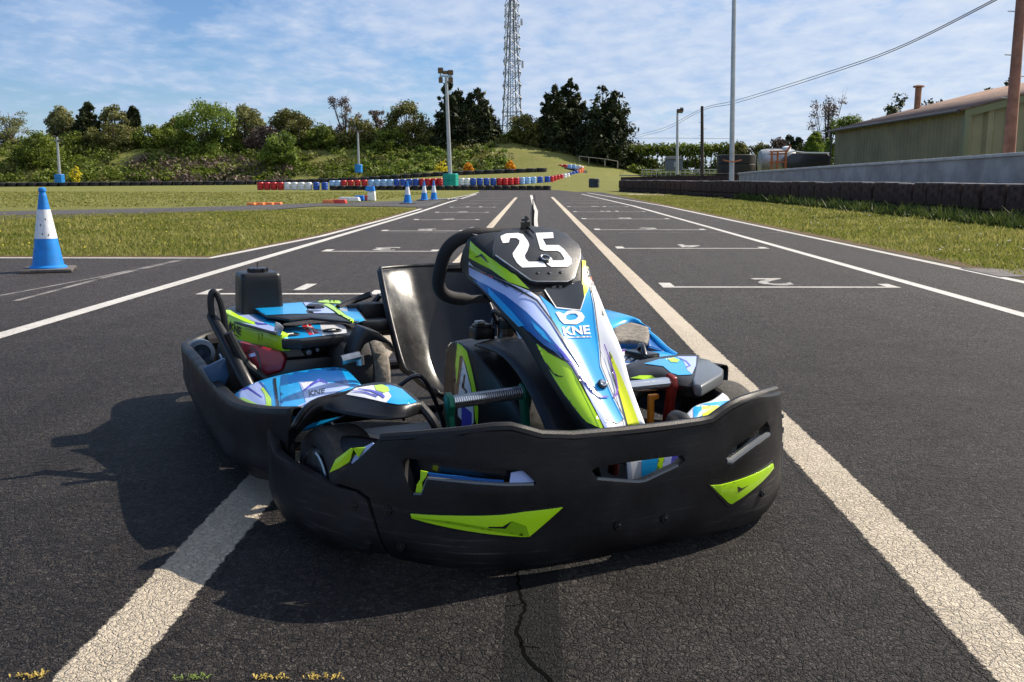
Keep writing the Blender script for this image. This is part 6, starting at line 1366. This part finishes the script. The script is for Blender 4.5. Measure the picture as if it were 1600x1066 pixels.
# ---- engine deck: cover with tank box, livery band, console
def plane_slab(name, px, z, t, mt, bev=.006, n=(0, 0, 1), p0=None):
    m = MB(); p0 = p0 or (0, 0, z); m.prism([KPl(x, y, p0, n) for x, y in px], n, t); return m.build(name, mt, kart, bev, 3)
deck = plane_slab('engine_cover', [(345, 486), (372, 474), (440, 472), (473, 471), (520, 468), (553, 474), (573, 500), (549, 503), (532, 497), (484, 497), (444, 503), (432, 522), (366, 503)], .378, .006, M['black'], .004)
m = MB()
deck2 = plane_slab('raised_cover', [(389, 477), (473, 471), (484, 489), (532, 494), (549, 503), (484, 496), (452, 499), (416, 493)], .398, .009, M['black'], .005)
DK = [deck, deck2]
decal('sticker', [(392, 479), (472, 473), (485, 491), (458, 491), (416, 493)], DK, M['blue'], deck2, .0014, 4)
decal('sticker', [(474, 473), (500, 474), (508, 477), (524, 490), (500, 490), (486, 490)], DK, M['lilac'], deck, .0014, 4)
decal('sticker', [(505, 477), (513, 476), (522, 480), (540, 494), (553, 501), (550, 506), (534, 497), (522, 487)], DK, M['lime'], deck, .0045, 2)
decal('sticker', [(521, 477), (551, 475), (570, 501), (556, 504), (544, 495)], DK, M['blue'], deck, .0016, 4)
decal('sticker', [(474, 471), (500, 469), (540, 471), (552, 474), (530, 475), (500, 473)], DK, M['lime'], deck, .0016, 3)
decal('sticker', [(350, 487), (366, 490), (385, 488), (410, 497), (430, 507), (438, 512), (431, 520), (366, 502)], DK, M['lilac'], deck, .0014, 4)
decal('sticker', [(392, 490), (412, 494), (440, 508), (436, 514), (414, 506)], DK, M['blue'], deck, .002, 4)
decal('stripe', stroke([(370, 494), (388, 502), (404, 507), (418, 508)], [1, 3, 3, 1]), DK, M['violet'], deck, .0026, 3)
m = MB(); c = K(493, 477, 2, .398); m.lathe([(.030, -.01), (.032, .0), (.022, .006), (.01, .007)], tuple(c), n=20); m.build('vent_cap', M['dial'], deck)
# tank box
tb_ = [K(x, y, 2, .372) for x, y in ((366, 476), (382, 482), (445, 479))]
a, b, c2 = tb_; a = Vector((-.575, 1.72, .37)); 
m = MB(); cx, cy = -.505, 1.66; w0, d0 = .135, .17
def rr_box(cx, cy, w, d, z0, z1, k, name, mt, r=.03, parent=kart):
    m = MB(); vs = []; n = 6; prof = [(z0, 1.0, r), (z1-.03, k, r), (z1-.012, k*.985, r), (z1-.003, k*.94, r), (z1, k*.86, r)]
    ring_n = 4*n
    for z, s, rr_ in prof:
        for q, (sx_, sy_) in enumerate(((1, 1), (-1, 1), (-1, -1), (1, -1))):
            for j in range(n):
                a = math.pi/2*q+math.pi/2*j/(n-1); vs.append((cx+(sx_*(w/2-rr_)+rr_*math.cos(a))*s, cy+(sy_*(d/2-rr_)+rr_*math.sin(a))*s, z))
    fs = []
    for i in range(len(prof)-1):
        for j in range(ring_n): fs.append((i*ring_n+j, i*ring_n+(j+1) % ring_n, (i+1)*ring_n+(j+1) % ring_n, (i+1)*ring_n+j))
    fs.append(tuple((len(prof)-1)*ring_n+j for j in range(ring_n))); fs.append(tuple(range(ring_n))[::-1]); m.add(vs, fs); return m.build(name, mt, parent, ang=60)
tbx = rr_box(cx, cy, .145, .15, .34, .515, .93, 'fuel_tank', M['black'], .018)
m = MB(); m.lathe([(.026, .512), (.030, .516), (.030, .526), (.022, .530)], (cx+.0, cy+.0, 0), n=16)
for k in range(6): m.box((cx+.029*math.cos(k*1.047), cy+.029*math.sin(k*1.047), .522), (.012, .008, .012), Matrix.Rotation(k*1.047, 3, 'Z'))
m.tube([(cx, cy, .53), (cx, cy, .548)], .0018, 5); m.build('filler_cap', M['ink'], tbx)
# lime band round the left front of the cover
bz = [K(x, y, 0, -.62) for x, y in ((347, 486), (366, 530))]
pb_n = Vector((-.93, -.36, .10)).normalized(); pb_0 = K(394, 504, 2, .385)
band = MB(); band.prism([KPl(x, y, pb_0, pb_n) for x, y in [(347, 484), (358, 491), (380, 501), (405, 510), (430, 518), (440, 523), (441, 549), (420, 543), (395, 537), (372, 531), (360, 524), (350, 508)]], pb_n, .03); band = band.build('livery_band', M['lime'], kart, .003)
BD = [band]
textdecal('lettering', 'KNE', [(360, 516), (377, 525), (377, 512), (360, 503)], BD, M['ink'], band, .0015, .04)
decal('logo', [(351, 493), (356, 492), (354, 502), (357, 510), (361, 501), (362, 510), (358, 517), (352, 507)], BD, M['ink'], band, .0015, 2)
decal('stripe', [(362, 519), (374, 526), (374, 527.5), (362, 521)], BD, M['ink'], band, .0015, 2)
decal('stripe', stroke([(383, 513), (404, 518), (410, 521), (409, 533)], [1, 1.4, 1.4, 1]), BD, dgl, band, .0015, 2); decal('stripe', stroke([(402, 521), (405, 522), (404, 534)], 1.2), BD, dgl, band, .0015, 2)
m = MB(); m.prism([K(x, y, 1, 1.18) for x, y in [(431, 503), (438, 506), (444, 512), (438, 526), (429, 521)]], (0, -1, 0), .012); m.build('bright_tab', M['steel'], kart, .003)
# console with two gauges
con = plane_slab('console', [(440, 508), (462, 508), (528, 501), (546, 508), (560, 518), (552, 524), (536, 524), (470, 531), (440, 531)], .355, .03, M['black'], .006); CO = [con]
decal('sticker', [(444, 513), (500, 506), (504, 525), (472, 529), (444, 530)], CO, M['blue'], con, .0012, 4)
decal('sticker', [(500, 506), (528, 502), (540, 512), (542, 521), (504, 525)], CO, M['white'], con, .0014, 4)
decal('red_flag', [(472, 510), (485, 508), (498, 521), (484, 525)], CO, M['red'], con, .002, 3)
decal('flag_stripe', stroke([(473, 515), (488, 512)], 1.6), CO, M['white'], con, .003, 3); decal('flag_stripe', stroke([(480, 509), (490, 523)], 1.6), CO, M['white'], con, .003, 3); decal('flag_stripe', stroke([(476, 512), (493, 521)], 1.2), CO, M['dblue'], con, .0034, 3)
for px, py in ((453, 524), (519, 518)):
    c = K(px, py, 2, .356); m = MB(); m.lathe([(.030, -.004), (.030, .004), (.026, .006), (.024, .001)], tuple(c), n=24); gq = m.build('gauge', M['ink'], con, ang=30)
    m = MB(); m.lathe([(.022, .001), (.022, .0018)], tuple(c), n=20); m.build('dial_face', M['grey'], gq); m = MB(); m.tube([c+Vector((-.012, 0, .004)), c+Vector((.012, .006, .004))], .0022, 5); m.build('needle', M['numwhite'], gq)
# console front panel with a window onto the works
cf = [(440, 533), (470, 532), (536, 525), (556, 522), (560, 530), (545, 540), (532, 560), (515, 574), (480, 576), (446, 582), (440, 560)]
hole = [(465, 541), (482, 537), (534, 535), (533, 548), (524, 562), (508, 571), (488, 570), (476, 556)]
fpn = Vector((0, -1, .15)).normalized(); fp0 = K(500, 531, 2, .335)
V, F = cdt([Vector(p) for p in cf], 6, [hole]); P3 = [KPl(v[0], v[1], fp0, fpn) for v in V]; me = bpy.data.meshes.new('console_front'); me.from_pydata([tuple(p) for p in P3], [], [tuple(f) for f in F]); me.update()
cfo = new_obj('console_front', me, kart, M['console']); sm = cfo.modifiers.new('t', 'SOLIDIFY'); sm.thickness = .008; sm.offset = 0
m = MB(); m.prism([KPl(x, y, fp0-fpn*.05, fpn) for x, y in [(455, 535), (545, 528), (540, 570), (480, 580)]], fpn, .01); m.build('engine_block', mat('engine_casting', (.05, .04, .035), .5, .5, noise=.5, nscale=40, bump=.004, bscale=60), kart)
for px, py, r, mt_ in ((480, 549, .012, 'steel'), (493, 545, .008, 'steel'), (497, 556, .016, 'black'), (520, 545, .012, 'black'), (510, 562, .014, 'steel')):
    c = KPl(px, py, fp0-fpn*.035, fpn); m = MB(); m.lathe([(r, .0), (r, -.02), (r*.7, -.024)], tuple(c), axis='y', n=12); m.build('engine_fitting', M[mt_], kart)
# red engine cowl under the band
rc = MB(); rn = Vector((-.35, -.9, .2)).normalized(); r0 = K(410, 565, 1, 1.19)
rc.prism([KPl(x, y, r0, rn) for x, y in [(372, 532), (440, 549), (446, 560), (440, 580), (405, 590), (385, 575)]], rn, .12); rco = rc.build('engine_cowl', M['engine'], kart, .012)
decal('cowl_rib', stroke([(378, 556), (395, 545), (402, 550), (409, 583)], [2, 2, 3, 3]), [rco], M['ink'], rco, .0015, 3); decal('cowl_rib', stroke([(388, 552), (398, 570), (400, 586)], 1.6), [rco], M['ink'], rco, .0015, 3); decal('cowl_mark', [(388, 554), (398, 551), (400, 556), (390, 559)], [rco], M['lilac'], rco, .0015, 2)
m = MB(); m.box((-.47, 1.45, .20), (.24, .5, .18)); m.build('engine_body', M['frame'], kart, .02)
# belt guard with tyre-like band in the sunlit tread tone, left of the seat
c = K(580, 560, 0, -.26); c = Vector((-.30, 1.22, .225)); m = MB(); m.lathe([(.03, -.075), (.10, -.07), (.122, -.05), (.128, .02), (.125, .03)], tuple(c), axis='x', n=36); dg_ = m.build('drive_drum', M['rubber'], kart, ang=50)
m = MB(); m.lathe([(.124, .03), (.1285, .034), (.1285, .072), (.118, .082), (.10, .084), (.03, .084)], tuple(c), axis='x', n=36); m.build('drum_band', M['tread'], dg_, ang=50)
m = MB(); m.prism([K(x, y, 1, 1.12) for x, y in [(556, 506), (576, 512), (596, 528), (604, 546), (592, 530), (570, 524), (556, 530), (548, 545), (540, 560), (536, 548), (545, 525)]], (0, -1, 0), -.10); m.build('drum_shroud', M['black'], kart, .008)
m = MB(); m.tube([K(534, 563, 1, 1.0), K(562, 556, 1, 1.0)], .014, 10); m.tube([K(562, 556, 1, 1.0), K(563, 570, 1, 1.0)], .012, 10); m.build('exhaust_pipe', M['steel'], kart)
# things between cover and seat
m = MB(); m.box(K(590, 492, 1, 1.55), (.13, .05, .09)); m.box(K(577, 480, 1, 1.6), (.16, .03, .03)); m.box(K(583, 508, 1, 1.45), (.11, .08, .04)); m.build('seat_side_box', M['black'], kart, .01)
m = MB(); m.tube(crline([(-.24, 1.62, .38), (-.16, 1.66, .40), (-.11, 1.64, .42)], 5), .012, 8); m.tube(crline([(-.20, 1.5, .08), (-.16, 1.62, .3), (-.09, 1.60, .42)], 5), .010, 8); m.build('seat_stay', M['frame'], kart)
m = MB(); m.tube(crline([(-.62, 2.16, .20), (-.3, 2.20, .20), (.3, 2.20, .20), (.62, 2.16, .20)], 6), .03, 10); m.build('rear_bumper', M['bumper'], kart)
m = MB(); m.tube(crline([(-.36, .62, .30), (-.30, .60, .33), (-.24, .62, .22), (-.20, .66, .10)], 6), .006, 6); m.build('control_cable', M['ink'], kart); m = MB(); m.tube(crline([(-.38, .5, .20), (-.25, .55, .17), (-.12, .6, .15)], 6), .008, 6); m.build('control_cable', M['ink'], kart); m = MB(); m.tube(crline([(.2, .5, .2), (.3, .5, .17), (.42, .48, .15)], 6), .010, 6); m.build('control_cable', M['ink'], kart)
